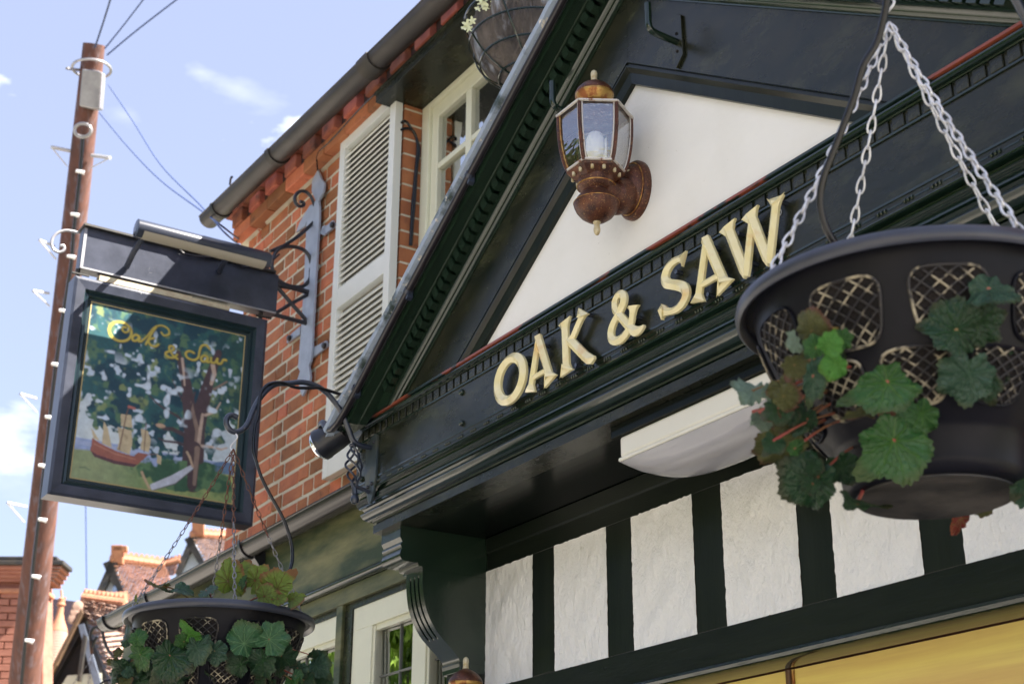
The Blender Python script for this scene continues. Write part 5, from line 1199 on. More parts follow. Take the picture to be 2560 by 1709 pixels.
# ship
hull = (0.30,0.11,0.085)
for (a, c_, d_, e_) in ((0.115,0.755,0.135,0.835),): pass
def poly(P, colr, k=1.0):
    inside = np.zeros((NH, NW), bool); n = len(P)
    for i in range(n):
        x0, y0 = P[i]; x1, y1 = P[(i+1) % n]; c_ = ((y0 > v) != (y1 > v)) & (u < (x1-x0)*(v-y0)/((y1-y0) if y1 != y0 else 1e-9) + x0); inside ^= c_
    put(inside.astype(float)*k, colr)
poly([(0.105,0.765),(0.15,0.785),(0.26,0.815),(0.36,0.825),(0.385,0.80),(0.45,0.80),(0.42,0.835),(0.38,0.875),(0.26,0.875),(0.14,0.855),(0.10,0.835)], hull)
poly([(0.10,0.835),(0.14,0.85),(0.26,0.868),(0.385,0.868),(0.37,0.885),(0.25,0.885),(0.13,0.865)], (0.10,0.045,0.06)); pl([(0.12,0.795),(0.25,0.83),(0.37,0.84)], 0.006, 0.006, (0.45,0.22,0.16))
sail = (0.52,0.43,0.28)
poly([(0.16,0.66),(0.19,0.70),(0.225,0.80),(0.165,0.785)], sail); poly([(0.09,0.71),(0.115,0.735),(0.15,0.775),(0.11,0.765)], sail)
poly([(0.245,0.68),(0.33,0.685),(0.345,0.75),(0.335,0.82),(0.255,0.805),(0.265,0.75)], sail); poly([(0.255,0.605),(0.32,0.60),(0.335,0.67),(0.265,0.67)], sail)
poly([(0.385,0.665),(0.43,0.67),(0.455,0.72),(0.45,0.79),(0.395,0.78),(0.40,0.72)], sail); pl([(0.30,0.555),(0.29,0.60),(0.27,0.80)], 0.006, 0.008, (0.16,0.09,0.07)); pl([(0.415,0.63),(0.42,0.79)], 0.006, 0.006, (0.16,0.09,0.07)); pl([(0.30,0.555),(0.335,0.56)], 0.016, 0.016, (0.42,0.14,0.12))
put(soft(np.abs(u-0.30)-0.05,0.02)*soft(np.abs(v-0.74)-0.07,0.02)*np.clip((smooth_noise(26,41)-0.55)*5,0,1)*0.5, (0.28,0.20,0.12)); pl([(0.455,0.80),(0.50,0.79)], 0.006, 0.004, (0.22,0.12,0.1)); poly([(0.50,0.79),(0.53,0.80),(0.53,0.845),(0.505,0.84)], sail)
# saw
poly([(0.475,0.965),(0.60,0.895),(0.72,0.815),(0.735,0.835),(0.63,0.935),(0.49,0.995)], (0.50,0.53,0.62)); pl([(0.475,0.985),(0.435,0.93),(0.42,0.905)], 0.014, 0.016, (0.50,0.36,0.24)); pl([(0.728,0.825),(0.705,0.775),(0.685,0.75)], 0.014, 0.016, (0.46,0.34,0.24)); pl([(0.49,0.997),(0.63,0.937),(0.735,0.838)], 0.006, 0.006, (0.10,0.09,0.10))
pl([(0.05,0.935),(0.08,0.93),(0.11,0.94)], 0.006, 0.004, (0.08,0.14,0.09))
# script lettering
Gd, Go = (0.10,0.07,0.02), (0.50,0.40,0.08)
def script(pts, w_=0.012, dx=0, dy=0):
    P = spline([(a+dx, c_+dy, 0) for a, c_ in pts], 4); P = [(q.x, q.y) for q in P]; w_ *= 1.25
    pl([(a+0.003, c_+0.003) for a, c_ in P], w_+0.004, w_+0.004, Gd, 0.6); pl(P, w_, w_, Go)
a_ = [(0.245,0.185),(0.235,0.170),(0.215,0.168),(0.200,0.185),(0.205,0.202),(0.225,0.200),(0.243,0.178),(0.240,0.200),(0.258,0.198)]
script([(0.196+0.070*math.cos(t), 0.137+0.056*math.sin(t)) for t in np.linspace(-1.2, 5.1, 16)], 0.010)
put(soft(np.abs(np.hypot((u-0.196)/0.070,(v-0.137)/0.056)-0.93)-0.10,0.06)*soft(u-0.175,0.03), Go)
script([(0.222,0.086),(0.245,0.098),(0.248,0.122),(0.228,0.136),(0.208,0.126),(0.212,0.108),(0.230,0.108)], 0.007)
script(a_, 0.009, 0.075, -0.030)
script([(0.335,0.165),(0.365,0.130),(0.400,0.075),(0.445,0.050),(0.490,0.060),(0.500,0.090),(0.470,0.105),(0.450,0.090)], 0.007); script([(0.415,0.062),(0.390,0.110),(0.362,0.180)], 0.010); script([(0.410,0.132),(0.375,0.152),(0.392,0.178),(0.420,0.180),(0.440,0.165)], 0.009)
script([(0.565,0.200),(0.545,0.222),(0.510,0.226),(0.490,0.208),(0.510,0.192),(0.538,0.178),(0.536,0.160),(0.515,0.160),(0.512,0.178),(0.540,0.212),(0.570,0.226)], 0.009)
script([(0.770,0.128),(0.745,0.108),(0.715,0.120),(0.705,0.155),(0.700,0.192),(0.672,0.212),(0.632,0.206),(0.618,0.182),(0.640,0.164),(0.672,0.170)], 0.009)
script(a_, 0.009, 0.520, 0.005)
script([(0.785,0.176),(0.788,0.202),(0.812,0.200),(0.826,0.174),(0.828,0.200),(0.852,0.198),(0.864,0.174),(0.885,0.172)], 0.009)
for _ in range(1):
    img = (img + np.roll(img, 1, 0) + np.roll(img, -1, 0) + np.roll(img, 1, 1) + np.roll(img, -1, 1))/5
img = img*(0.86 + 0.28*smooth_noise(34, 78, 3))[..., None]
gr = smooth_noise(60, 77, 2); img = np.clip(img*(0.90 + 0.2*gr[..., None]), 0, 1)
m = bpy.data.materials.new('painted_sign_artwork'); m.use_nodes = True; N = m.node_tree.nodes; at = N.new('ShaderNodeAttribute'); at.attribute_name = 'paint'; m.node_tree.links.new(at.outputs['Color'], N['Principled BSDF'].inputs['Base Color']); N['Principled BSDF'].inputs['Roughness'].default_value = 0.32; N['Principled BSDF'].inputs['Specular IOR Level'].default_value = 0.5
py0, py1, pz0, pz1 = BY0+0.090, BY1-0.090, BZ0+0.090, BZ1-0.090
vs = np.empty((NH*NW, 3)); vs[:, 0] = XS+0.0172; vs[:, 1] = (py0 + (py1-py0)*(xx/(NW-1))).ravel(); vs[:, 2] = (pz1 - (pz1-pz0)*(yy/(NH-1))).ravel(); vs -= np.array(worigin(T))
ii = (np.arange(NH-1)[:, None]*NW + np.arange(NW-1)[None, :]).ravel(); fs = np.stack([ii, ii+1, ii+NW+1, ii+NW], 1)
me = bpy.data.meshes.new('painted_panel'); me.from_pydata(vs.tolist(), [], fs.tolist()); ca = me.color_attributes.new('paint', 'FLOAT_COLOR', 'POINT'); ca.data.foreach_set('color', np.concatenate([img, np.ones((NH, NW, 1))], 2).ravel())
me.materials.append(m); o = bpy.data.objects.new('painted_panel', me); COL.objects.link(o); o.parent = T

# sign lamp
T = thing('sign_lamp', 'long dark tubular lamp on two arms above the hanging sign', 'lamp', (-5.62, 1.97, 2.84))
XT = -5.62; l = onX(338, 573, XT); r_ = onX(676, 651, XT)
zc = (l.z + r_.z)/2
b = MB(); n = 24
b.lathe([(0.001, l.y),(0.030, l.y+0.001),(0.0405, l.y+0.004),(0.0405, r_.y-0.02),(0.038, r_.y-0.008),(0.025, r_.y),(0.001, r_.y+0.001)], (XT, 0, zc), 28, 'Y'); b.build('lamp_tube', tube_m, T, smooth=True, angle=40)
b = MB(); L = [[(XT + 0.0415*math.cos(t), y, zc + 0.0415*math.sin(t)) for t in np.linspace(math.radians(222), math.radians(330), 9)] for y in (l.y+0.03, r_.y-0.03)]; b.loops(L, closed=False, caps=False); b.build('diffuser', lamp_in, T, smooth='all')
for q0, q1, q2 in (((358,598),(330,640),(316,668)), ((569,650),(556,668),(548,678))):
    a0 = onX(*q0, XT-0.02); a2 = onX(*q2, XS+0.035); a0.z = zc - 0.02; b = MB(); b.tube([a0, a0.lerp(a2, 0.6) + Vector((0.0,0,0.012)), a2], 0.013, 6); b.build('arm', board_dark, T, smooth=True)
b = MB(); b.tube(spline([SX(425,622)+Vector((.06,0,.03)), SX(445,640)+Vector((.05,0,.0)), SX(480,650)+Vector((.05,0,0)), SX(560,657)+Vector((.05,0,0)), SX(600,677)+Vector((.05,0,0)), SX(650,674)+Vector((.1,0,0)), SX(676,655)+Vector((.1,0,0))], 5), 0.005, 6); b.build('flex', rubber, T, smooth=True)
# ------------------------------------------------------------------ coir basket outside the upper window
c = atd(1338, 62, 4.72); R_ = 0.222
T = thing('wire_basket', 'round wire basket lined with grey coir hanging in front of the upper window', 'hanging basket', c)
b = MB(); n = 120; L = []
rv = random.Random(8)
for k in range(13):
    ph = math.pi/2*k/12; l = []
    for i in range(n):
        a = 2*math.pi*i/n; pl_ = 0.985 - 0.11*max(0, math.sin(a*6+0.9*math.sin(ph*2.3)))**6 - 0.07*max(0, math.sin(a*9+1.1+0.7*ph))**8 + 0.012*math.sin(a*5+ph*4)
        r = (R_-0.008)*(math.cos(ph)**0.75)*pl_ + 0.001; l.append((c.x + r*math.cos(a), c.y + r*math.sin(a), c.z - R_*1.02*math.sin(ph)**1.15))
    L.append(l)
L.insert(0, [(c.x+(x-c.x)*0.92, c.y+(y-c.y)*0.92, c.z+0.012) for x, y, z in L[0]])
b.loops(L, closed=True, caps=True); b.build('coir_liner', coir, T, smooth='all')
for ph in (0, 0.42, 0.78, 1.15):
    r = R_*math.cos(ph)**0.75 + 0.002; b = MB(); b.tube([(c.x+r*math.cos(a), c.y+r*math.sin(a), c.z-R_*1.02*math.sin(ph)**1.15) for a in np.linspace(0, 2*math.pi, 60, endpoint=False)], 0.0034 if ph else 0.005, 6, ring=True); b.build('wire_hoop', green_m, T, smooth=True)
for k in range(8):
    a = k*math.pi/4+0.35 + 0.12; b = MB(); b.tube([(c.x+(R_*math.cos(ph)**0.75+0.003)*math.cos(a+0.25*ph), c.y+(R_*math.cos(ph)**0.75+0.003)*math.sin(a+0.25*ph), c.z-R_*1.02*math.sin(ph)**1.15) for ph in np.linspace(0, 1.5, 12)], 0.0030, 6); b.build('wire_rib', green_m, T, smooth=True)
for k in range(3):
    a = k*2.094+0.6; q = c + Vector((R_*math.cos(a), R_*math.sin(a), 0)); ap = c + Vector((0,0,0.42)); b = MB(); b.tube([q, ap], 0.003, 5); b.build('hanging_wire', black_iron, T, smooth=True)
T2 = thing('iron_bracket', 'iron arm on the brick wall above the coir lined basket', 'bracket', (c.x, 2.6, c.z+0.45))
b = MB(); b.tube([(c.x,2.62,c.z+0.45),(c.x,c.y-0.02,c.z+0.45),(c.x,c.y-0.03,c.z+0.42)], 0.008, 8); b.build('arm', black_iron, T2, smooth=True)
T = thing('pale_trailing_plant', 'pale cream lobed leaves hanging over the left lip of the coir basket', 'plant', c)
for var in range(2):
    b = MB(); b.v.append((0,0,0)); nt = 24
    for k in (1, 2):
        for i in range(nt):
            a = 2*math.pi*i/nt; r = (0.72+0.28*math.cos(5*a+var))*k/2; b.v.append((r*math.cos(a), r*math.sin(a), 0.15*math.sin(3*a+var)*(k/2)**2))
    for i in range(nt):
        j = (i+1) % nt; b.f.append((0,1+i,1+j)); b.f.append((1+i,1+nt+i,1+nt+j,1+j))
    me = bpy.data.meshes.new('lobed_leaf'); me.from_pydata(b.v, [], b.f); me.materials.append(petal)
    for (px, py, s_) in (((1208,8,26),(1222,-8,28),(1195,22,17),(1235,10,20),(1168,62,24),(1180,52,20)) if var == 0 else ((1215,20,18),(1200,-2,22),(1160,70,16),(1250,-10,26),(1172,72,18))):
        o = bpy.data.objects.new('leaf', me); COL.objects.link(o); o.parent = T; o.location = atd(px, py, 4.58) - worigin(T); o.scale = [s_*4.58/F_PX*0.62]*3
        o.rotation_euler = Matrix((CB[0], -CB[1], -CB[2])).transposed().to_euler(); o.rotation_euler.rotate_axis('X', rv.uniform(-.7,.7)); o.rotation_euler.rotate_axis('Z', rv.uniform(0,6))

# ------------------------------------------------------------------ basket further down the street
d3 = 8.6; hx = atd(229, 1640, d3)
T = thing('basket_bracket', 'small black hooked iron arm holding the farthest basket', 'bracket', hx)
Q = lambda x, y: (x*0.3247, 1200 + y*0.3247)
b = MB(); b.tube(spline([atd(*Q(x, y), d3) for x, y in [(1010,1480),(960,1420),(890,1370),(830,1300),(800,1220),(785,1150),(750,1128),(715,1140),(695,1190),(698,1240),(705,1280),(722,1240),(748,1200)]], 4), 0.0095, 8); b.build('scroll_arm', black_iron, T, smooth=True)
b = MB(); b.tube([atd(*Q(698,1235), d3), atd(*Q(708,1335), d3)], 0.010, 6); b.build('hook', rust, T, smooth=True)
c3 = atd(215, 1790, d3)
basket('hanging_basket', 'farthest hanging basket, only its grey chains showing', c3, 0.93, atd(229, 1634, d3), math.radians(-13), 0.3, (lk_d, lk_w), 0.026)
b = MB(); b.tube(spline([atd(*Q(x, y), d3-.2) for x, y in [(765,1580),(800,1545),(860,1535),(960,1560)]], 4), 0.007, 6); T = thing('watering_hose', 'short loop of dark watering hose by the farthest basket', 'hose', c3); b.build('hose', rubber, T, smooth=True)

# ------------------------------------------------------------------ telegraph pole and its wires
dp = 13.5; pt = atd(235, 112, dp); pb = atd(60, 1712, dp*1.02); u = (pb - pt); pg = pt + u*((GZ - pt.z)/u.z)
T = thing('telegraph_pole', 'reddish brown timber telegraph pole with pale steps and a black cable down its side', 'pole', pg)
b = MB(); b.tube([pg, pg.lerp(pt, 0.35), pg.lerp(pt, 0.7), pt], [0.158, 0.148, 0.118, 0.098], 24); b.build('shaft', pole_m, T, smooth=True, angle=50)
def PP(px, py, d_=dp-0.13): return atd(px, py, d_)
b = MB(); b.tube(spline([PP(207,345),(PP(203,400)),PP(196,470),PP(183,590),PP(178,660),PP(160,770),PP(148,850),PP(138,920),PP(128,1010),PP(108,1190),PP(95,1310),PP(84,1400),PP(78,1470),PP(62,1610),PP(52,1720)], 3), 0.0165, 6); b.build('riser_cable', rubber, T, smooth=True)
b = MB(); o_ = [PP(x*.3831, y*.3831, dp-0.15) for x, y in [(535,450),(640,460),(668,475),(650,710),(600,710),(515,690)]]; b.extrude(o_, -CB[2]*-0.12 + Vector((0,0,0))); b.build('terminal_box', galv, T, bevel=0.01)
b = MB(); b.tube([PP(540*.3831,850*.3831,dp-.16) + CB[0]*0.075*math.cos(a) + CB[1]*0.06*math.sin(a) for a in np.linspace(0,2*math.pi,20,endpoint=False)], 0.016, 6, ring=True); b.build('coil', galv, T, smooth=True)
ring_c = PP(598*.3831, 450*.3831, dp); 
b = MB(); b.tube([ring_c + Vector((0.17*math.cos(a), 0.17*math.sin(a), 0.01*math.sin(a))) for a in np.linspace(0,2*math.pi,28,endpoint=False)], 0.013, 6, ring=True); b.build('pole_ring', galv, T, smooth=True)
b = MB(); b.tube([PP(540*.3831,460*.3831,dp), PP(435*.3831,447*.3831,dp-.2)], 0.014, 6); b.build('ring_arm', galv, T, smooth=True)
for (a, c_, e_) in (((455,985),(335,960),(438,1085)), ((362*1.0+90,985+0),(335,960),(438,1085)))[:1] + (((600,1015),(718,1030),(595,1095)),):
    b = MB(); b.tube([PP(a[0]*.3831,a[1]*.3831,dp-.02), PP(c_[0]*.3831,c_[1]*.3831,dp-.15)], 0.018, 8); b.tube([PP(c_[0]*.3831,c_[1]*.3831,dp-.15), PP(e_[0]*.3831,e_[1]*.3831,dp-.03)], 0.006, 6); b.build('step', step_m, T, smooth=True)
for (a, c_, e_) in (((135,615),(98,600),(140,648)), ((122,733),(82,727),(124,765)), ((92,996),(50,984),(92,1030)), ((66,1266),(18,1256),(60,1304))):
    b = MB(); b.tube([PP(*a, dp-.02), PP(*c_, dp-.18)], 0.013, 8); b.tube([PP(*c_, dp-.18), PP(*e_, dp-.03)], 0.009, 6); b.build('step', step_m, T, smooth=True)
for x, y in ((200,429),(187,536),(178,641),(158,776),(139,910),(123,1042),(106,1163),(106,1298),(90,1440),(73,1600)):
    b = MB(); b.tube([PP(x-9,y-1,dp-.17), PP(x,y,dp-.18), PP(x+11,y+3,dp-.17)], [0.014,0.016,0.020], 8); b.build('cable_clip', white_pl, T, smooth=True)
def wire(label, pts, mat, r):
    T = thing('overhead_wire', label, 'wire', pts[0]); b = MB(); b.tube(spline(pts, 6), r, 5); b.build('strand', mat, T, smooth=True)
wire('darkest overhead wire, rising almost upright from the top of the pole', [PP(238,118), atd(262,45,13), atd(300,-80,12)], wire_dk, 0.009)
wire('middle of the three overhead wires rising to the right from the pole top', [PP(262,122), atd(312,60,13), atd(400,-55,12)], wire_m, 0.007)
wire('lowest of the three overhead wires rising to the right from the pole top', [PP(268,138), atd(350,70,13), atd(520,-60,12)], wire_m, 0.0075)
wire('wire sagging from the pole ring down to the brick eaves, upper one of two', [PP(270,212), atd(330,300,12), atd(400,410,10.5), atd(500,512,8.5), atd(560,580,7.4), onY(600,614,2.7)], wire_m, 0.0048)
wire('wire sagging from below the terminal box to the brick eaves, lower one of two', [PP(248,282), atd(320,368,12), atd(400,450,10.5), atd(505,528,8.5), atd(548,560,7.4), onY(612,610,2.7)], wire_m, 0.0052)
wire('pair of faint wires dropping behind the hanging sign', [atd(214,1254,30), atd(217,1500,30), atd(219,1640,30)], wire_m, 0.012)

# ------------------------------------------------------------------ houses down the street
dh = 24.0
HV = Vector((CB[2].x, CB[2].y, 0)).normalized()
def Dm(x, y, d_=None):
    """point on an upright plane d_ metres down the street"""
    r = ray(*Q(x, y)); return r*((dh if d_ is None else d_)/r.dot(HV))
def roof_plane(name, p00, p10, p11, p01, mat, parent, rows=16, cols=14, th=0.05):
    """courses of tiles as stepped strips with a ragged lower edge"""
    b = MB(); P = [Vector(p) for p in (p00, p10, p11, p01)]; rv = random.Random(rows)
    nrm = (P[1]-P[0]).cross(P[3]-P[0]).normalized(); 
    if nrm.dot(-HV) < 0: nrm = -nrm
    for r in range(rows):
        t0, t1 = r/rows, (r+1)/rows + 0.15/rows
        for c_ in range(cols):
            s0, s1 = c_/cols + 0.004, (c_+1)/cols - 0.004
            if r % 2: s0 = min(s0 + .5/cols, 1); s1 = min(s1 + .5/cols, 1)
            if s1 <= s0: continue
            def pt_(s, t): return P[0].lerp(P[1], s).lerp(P[3].lerp(P[2], s), t)
            h = rv.uniform(0.8, 1.2)*th
            b.add([pt_(s0,t0)+nrm*0.0, pt_(s1,t0)+nrm*0.0, pt_(s1,t1)+nrm*h, pt_(s0,t1)+nrm*h, pt_(s0,t1), pt_(s1,t1)], [(0,1,2,3),(3,2,5,4)])
    return tag(b.build(name, mat, parent), kind='stuff')
def ridge(parent, a, c_, mat, r=0.10, n=10):
    d = c_ - a; pts = []
    for i in range(n):
        b = MB(); q0 = a.lerp(c_, i/n); q1 = a.lerp(c_, (i+0.94)/n); b.tube([q0, q1], r, 8); b.add([q0+Vector((0,0,r*0.8)), q0.lerp(q1,0.5)+Vector((0,0,r*2.1)), q1+Vector((0,0,r*0.8)), q0+Vector((0,0.04,r*0.8)), q0.lerp(q1,0.5)+Vector((0,0.04,r*2.1)), q1+Vector((0,0.04,r*0.8))], [(0,1,2),(5,4,3),(0,3,4,1),(1,4,5,2)])
        b.build('ridge_tile', mat, parent)
def gable_house(label, apex, lf, rt, ridge_end, eave_end, face, barge, tiles, w_=8, cols=16):
    T = thing('gabled_house', label, 'house', Dm(*apex))
    A, Lf, Rt, RE, EE = Dm(*apex), Dm(*lf), Dm(*rt), Dm(*ridge_end, dh+0.5), Dm(*eave_end, dh+0.5)
    b = MB(); 
    base = [Lf, A, Rt]; b.extrude([p + HV*0.12 for p in base], HV*0.3)
    g = Vector((0,0,-1))
    b.extrude([Lf+HV*0.12, Rt+HV*0.12, Vector((Rt.x,Rt.y,GZ))+HV*0.12, Vector((Lf.x,Lf.y,GZ))+HV*0.12], HV*0.3)
    b.build('gable_wall', face, T)
    for q in (Lf, Rt):
        dd = (q - A); b = MB(); nn = dd.cross(HV).normalized(); 
        if nn.z > 0: nn = -nn
        b.extrude([A, q, q + nn*w_*0.012 + dd.normalized()*0.02, A + nn*w_*0.012*1.4], HV*0.10); b.build('barge_board', barge, T)
    roof_plane('tiled_roof', A, RE, EE, Rt, tiles, T, rows=18, cols=cols)
    ridge(T, A + Vector((0,0,0.03)), RE, terracotta, 0.07)
    return T, A, Lf, Rt
TB, A, Lf, Rt = gable_house('far house with a pale pointed gable, small blue window and orange tiled roof', (850,612), (722,900), (975,930), (1260,655), (1400,960), bluewhite, dark_wood, tile_m)
b = MB(); q = [Dm(x, y, dh-0.02) for x, y in [(865,830),(882,805),(898,835),(925,925),(868,900)]]; b.extrude(q, HV*0.05); b.build('window', M('blue_far_glass', (0.14,0.19,0.30), rough=0.2), TB)
b = MB(); q = Dm(905,575); b.obox(q, CB[0]*0.10, CB[1]*0.16, HV*0.05); b.obox(q+CB[1]*-0.10+CB[0]*0.05, CB[0]*0.12, CB[1]*0.05, HV*0.05); b.build('ridge_finial', terracotta, TB, bevel=0.02)
S2 = lambda x, y: ((260 + x*0.3373)/0.3247, (1180 + y*0.3373 - 1200)/0.3247)
dh = 28.0
TC, A, Lf, Rt = gable_house('far house with a white triangular gable and pink tiled roof, partly behind the lower gutter', S2(640,470), S2(525,745), S2(760,700), S2(960,480), S2(1100,650), bluewhite, dark_wood, tile_pale)
b = MB(); q = Dm(*S2(700,408)); b.obox(q, CB[0]*0.12, CB[1]*0.17, HV*0.05); b.build('ridge_finial', terracotta, TC, bevel=0.02)
T = thing('low_roof', 'red tiled link roof between the two far gables', 'roof', Dm(*S2(470,700)))
roof_plane('tiled_roof', Dm(*S2(395,700)), Dm(*S2(560,655)), Dm(*S2(525,760)), Dm(*S2(385,780)), tile_m, T, rows=8, cols=8); ridge(T, Dm(*S2(390,695)), Dm(*S2(565,650)), terracotta, 0.06, 6)
dh = 17.0
TA, A, Lf, Rt = gable_house('nearest of the far gables, with dark barge boards and a brown left edge', (625,985), (290,1640), (880,1680), (960,945), (1250,1650), dark_wood, dark_wood, tile_pale, cols=18)
roof_plane('upper_roof', Dm(632,905), Dm(940,950), Dm(1100,1250), Dm(640,1040), tile_pale, TA, rows=9, cols=12); ridge(TA, Dm(630,900), Dm(960,945), terracotta, 0.05, 10)
b = MB(); b.extrude([Dm(625,985,dh-.1), Dm(290,1640,dh-.1), Dm(318,1640,dh-.1), Dm(635,1020,dh-.1)], HV*0.12); b.build('brown_barge_board', brown_wood, TA)
slateblue = M('blue_grey_barge_paint', (0.16,0.19,0.25), (0.10,0.12,0.16), 6, rough=0.5)
b = MB(); b.extrude([Dm(600,1110,dh-.06), Dm(645,1100,dh-.06), Dm(800,1640,dh-.06), Dm(740,1640,dh-.06)], HV*0.12); b.build('blue_barge_board', slateblue, TA)
b = MB(); b.extrude([Dm(520,1500,dh-.02), Dm(780,1480,dh-.02), Dm(800,1640,dh-.02), Dm(430,1640,dh-.02)], HV*0.12); b.build('pale_panel', cream, TA)
b = MB(); b.extrude([Dm(640,1180,dh-.12), Dm(590,1540,dh-.12), Dm(615,1540,dh-.12), Dm(665,1200,dh-.12)], HV*0.08); b.build('king_post', dark_wood, TA)
for y_ in (975, 1020, 1060): 
    q = Dm(600 - (y_-975)*0.35, y_, dh-.05); b = MB(); b.lathe([(0.002,-0.05),(0.07,-0.03),(0.07,0.03),(0.002,0.05)], q, 10, 'X'); b.build('hip_tile', tile_pale, TA, smooth=True)
# turret with a tiled cone and terracotta finial
dh = 19.0; T = thing('turret', 'small tiled turret with a bottle shaped terracotta finial between the chimney and the gables', 'turret', Dm(430,1640))
c0 = Dm(445,1165); k = dh/F_PX*0.3247
b = MB(); b.lathe([(75*k,0.0),(62*k,40*k),(38*k,95*k),(26*k,150*k),(24*k,200*k),(34*k,205*k),(34*k,215*k),(26*k,225*k),(28*k,255*k),(10*k,270*k)], c0, 20); b.build('finial', terracotta, T, smooth=True, angle=40)
b = MB(); b.tube([c0+Vector((0,0,262*k)) + CB[0]*30*k, c0+Vector((0,0,262*k)) , c0+Vector((0,0,325*k)) - CB[0]*14*k], 9*k, 6); b.build('finial_arm', terracotta, T, smooth=True)
for i in range(22):
    b = MB(); z0_ = -i*22*k; b.lathe([((72+i*6)*k, z0_+0.0), ((79+i*6.4)*k, z0_-21*k), ((74+i*6.2)*k, z0_-22.5*k)], c0, 28)
    b.build('tile_course', tile_pale, T, smooth=True, angle=30)
b = MB(); b.extrude([Dm(380,905,dh+.6), Dm(610,935,dh+.6), Dm(640,1300,dh+.6), Dm(380,1300,dh+.6)], HV*0.3); b.build('slate_roof_behind', M('dark_purple_slate', (0.075,0.05,0.07), (0.05,0.04,0.055), 6, rough=0.7), T)
# chimney
dh = 15.5; T = thing('chimney', 'broad red brick chimney with oversailing cap, cut by the left edge of the frame', 'chimney', Dm(120,1600))
k = dh/F_PX*0.3247
def slab(name, x0, x1, y0, y1, mat, dd=0.0, dep_=0.35):
    b = MB(); b.extrude([Dm(x0,y1,dh+dd), Dm(x1,y1,dh+dd), Dm(x1,y0,dh+dd), Dm(x0,y0,dh+dd)], HV*dep_); return b.build(name, mat, T, bevel=0.01)
slab('shaft', -200, 335, 860, 2300, far_brick); slab('neck', -200, 332, 700, 860, far_brick, 0.02)
slab('string_course', -200, 350, 828, 862, terracotta, -0.06)
for i, (y0, y1, xr) in enumerate(((745,778,402),(712,745,424),(680,712,446),(648,680,466))): slab('corbel_course', -200, xr, y0, y1, far_brick, -0.03*(i+1))
slab('cap_course', -200, 490, 612, 648, dark_wood, -0.15); slab('cap_course', -200, 440, 582, 612, dark_wood, -0.10)
rb = random.Random(2); jm = M('dark_corbel_gap', (0.08,0.05,0.04), rough=0.9)
for i in range(5): slab('corbel_gap', 395-i*4, 470-i*14, 672+i*24-3, 672+i*24+5, jm, -0.16, 0.02)
bw = [brick_proto('chimney_brick', 0.215*1.0, 0.065*1.0, 0.05, far_brick, 60+i) for i in range(2)]
sh0 = children(T)
base = Dm(335, 900, dh-0.004); RX = Vector((-HV.y, HV.x, 0))*(-1)
T3 = T
i = 0
for r in range(60):
    z = base.z + 0.02 - r*0.076
    if z < Dm(392,1640,dh).z - 0.1: break
    for c_ in range(9):
        x_ = -0.11 - c_*0.228 + (0.11 if r % 2 else 0)
        if x_ > -0.10: x_ = -0.10
        q = base + RX*x_; q.z = z
        if i < 300:
            o = inst(bw[i % 2], 'brick', q, T3); o.rotation_euler = (0, 0, math.atan2(RX.y, RX.x)); i += 1

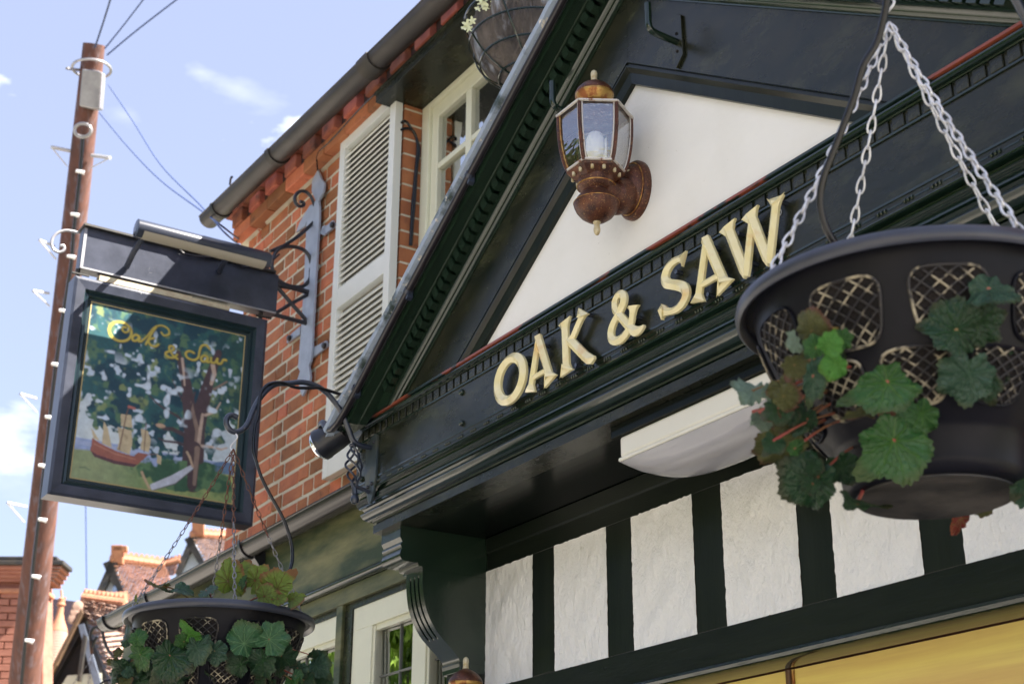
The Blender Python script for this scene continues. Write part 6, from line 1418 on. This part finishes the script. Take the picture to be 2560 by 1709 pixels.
# ------------------------------------------------------------------ across the street (seen only as reflections)
def tree(label, x, y, h, cr_, seed, mat, n=5200):
    rv = random.Random(seed); T = thing('street_tree', label, 'tree', (x, y, GZ))
    b = MB(); b.tube([(x,y,GZ),(x+.1,y,GZ+h*0.3),(x-.1,y+.1,GZ+h*0.6),(x,y,GZ+h*0.85)], [0.28,0.2,0.13,0.04], 8)
    for k in range(7):
        a = rv.uniform(0,6.28); z = GZ+h*rv.uniform(.3,.65); b.tube([(x,y,z),(x+cr_*.5*math.cos(a),y+cr_*.5*math.sin(a),z+h*.14),(x+cr_*.8*math.cos(a),y+cr_*.8*math.sin(a),z+h*.2)], [0.09,0.05,0.02], 5)
    b.build('trunk', dark_wood, T, smooth=True)
    b = MB(); cl = [(rv.gauss(0,.42), rv.gauss(0,.42), rv.uniform(-.85,.95), rv.uniform(.22,.45)) for _ in range(30)]
    for i in range(n):
        cx_, cy_, cz_, r = rv.choice(cl); d_ = Vector((rv.gauss(0,1), rv.gauss(0,1), rv.gauss(0,1))).normalized()*r*rv.uniform(.6,1.05)
        p = Vector((x + (cx_+d_.x)*cr_, y + (cy_+d_.y)*cr_, GZ + h*0.62 + (cz_+d_.z)*h*0.36)); s_ = rv.uniform(.10,.22)
        a = Vector((rv.gauss(0,1),rv.gauss(0,1),rv.gauss(0,.5))).normalized(); c2 = a.orthogonal().normalized()
        b.add([p-a*s_-c2*s_*.5, p+a*s_-c2*s_*.4, p+a*s_*.8+c2*s_*.5, p-a*s_*.7+c2*s_*.6], [(0,1,2,3)])
    b.build('crown', mat, T)
tl_ = M('sunlit_tree_leaves', (0.20,0.30,0.04), (0.10,0.18,0.03), 1.2, rough=0.6); tl2 = M('darker_tree_leaves', (0.045,0.09,0.02), (0.03,0.06,0.015), 1.2, rough=0.6)
LBL = ['sunlit street tree opposite the hanging sign', 'tall dark street tree opposite the telegraph pole', 'broad sunlit street tree opposite the far gables', 'tallest dark tree opposite the chimney', 'sunlit tree well beyond the pole across the road', 'small dark tree straight across from the console bracket', 'sunlit tree straight across from the near basket', 'farthest sunlit tree across the road', 'near kerb tree between the two tall dark ones and the far end', 'second last sunlit tree across the road']
for i, (x, y, h, c_, m_) in enumerate([(-9.5,-12,8.5,2.6,tl_),(-14,-11.5,10,3.0,tl2),(-18.5,-12.5,9.5,3.0,tl_),(-23,-11.5,11,3.2,tl2),(-29,-12,10,3.4,tl_),(-5,-13,7.5,2.6,tl2),(0.5,-12,8,2.8,tl_),(-36,-12,11,3.6,tl_),(-26,-10.5,9.0,2.8,tl_),(-33,-10.8,9.5,3.0,tl_)]):
    tree(LBL[i], x, y, h, c_, 200+i, m_)
T = thing('terrace', 'long brick terrace across the street behind the viewer', 'terrace', (-12,-17,GZ))
b = MB(); b.box(-45, 14, -22, -16.5, GZ, GZ+5.2); b.build('wall', M('sunlit_cream_render', (0.62,0.58,0.50), (0.54,0.50,0.43), 1.5, rough=0.9), T)
b = MB(); b.extrude([(-45,-16.2,GZ+5.2),(-45,-19.2,GZ+7.6),(-45,-22.2,GZ+5.2)], (59,0,0)); b.build('roof', tile_m, T)
for k in range(14):
    for zz_ in (0.9, 3.4):
        b = MB(); b.box(-43+k*4, -41.6+k*4, -16.51, -16.45, GZ+zz_, GZ+zz_+1.3); b.build('window', cream, T)
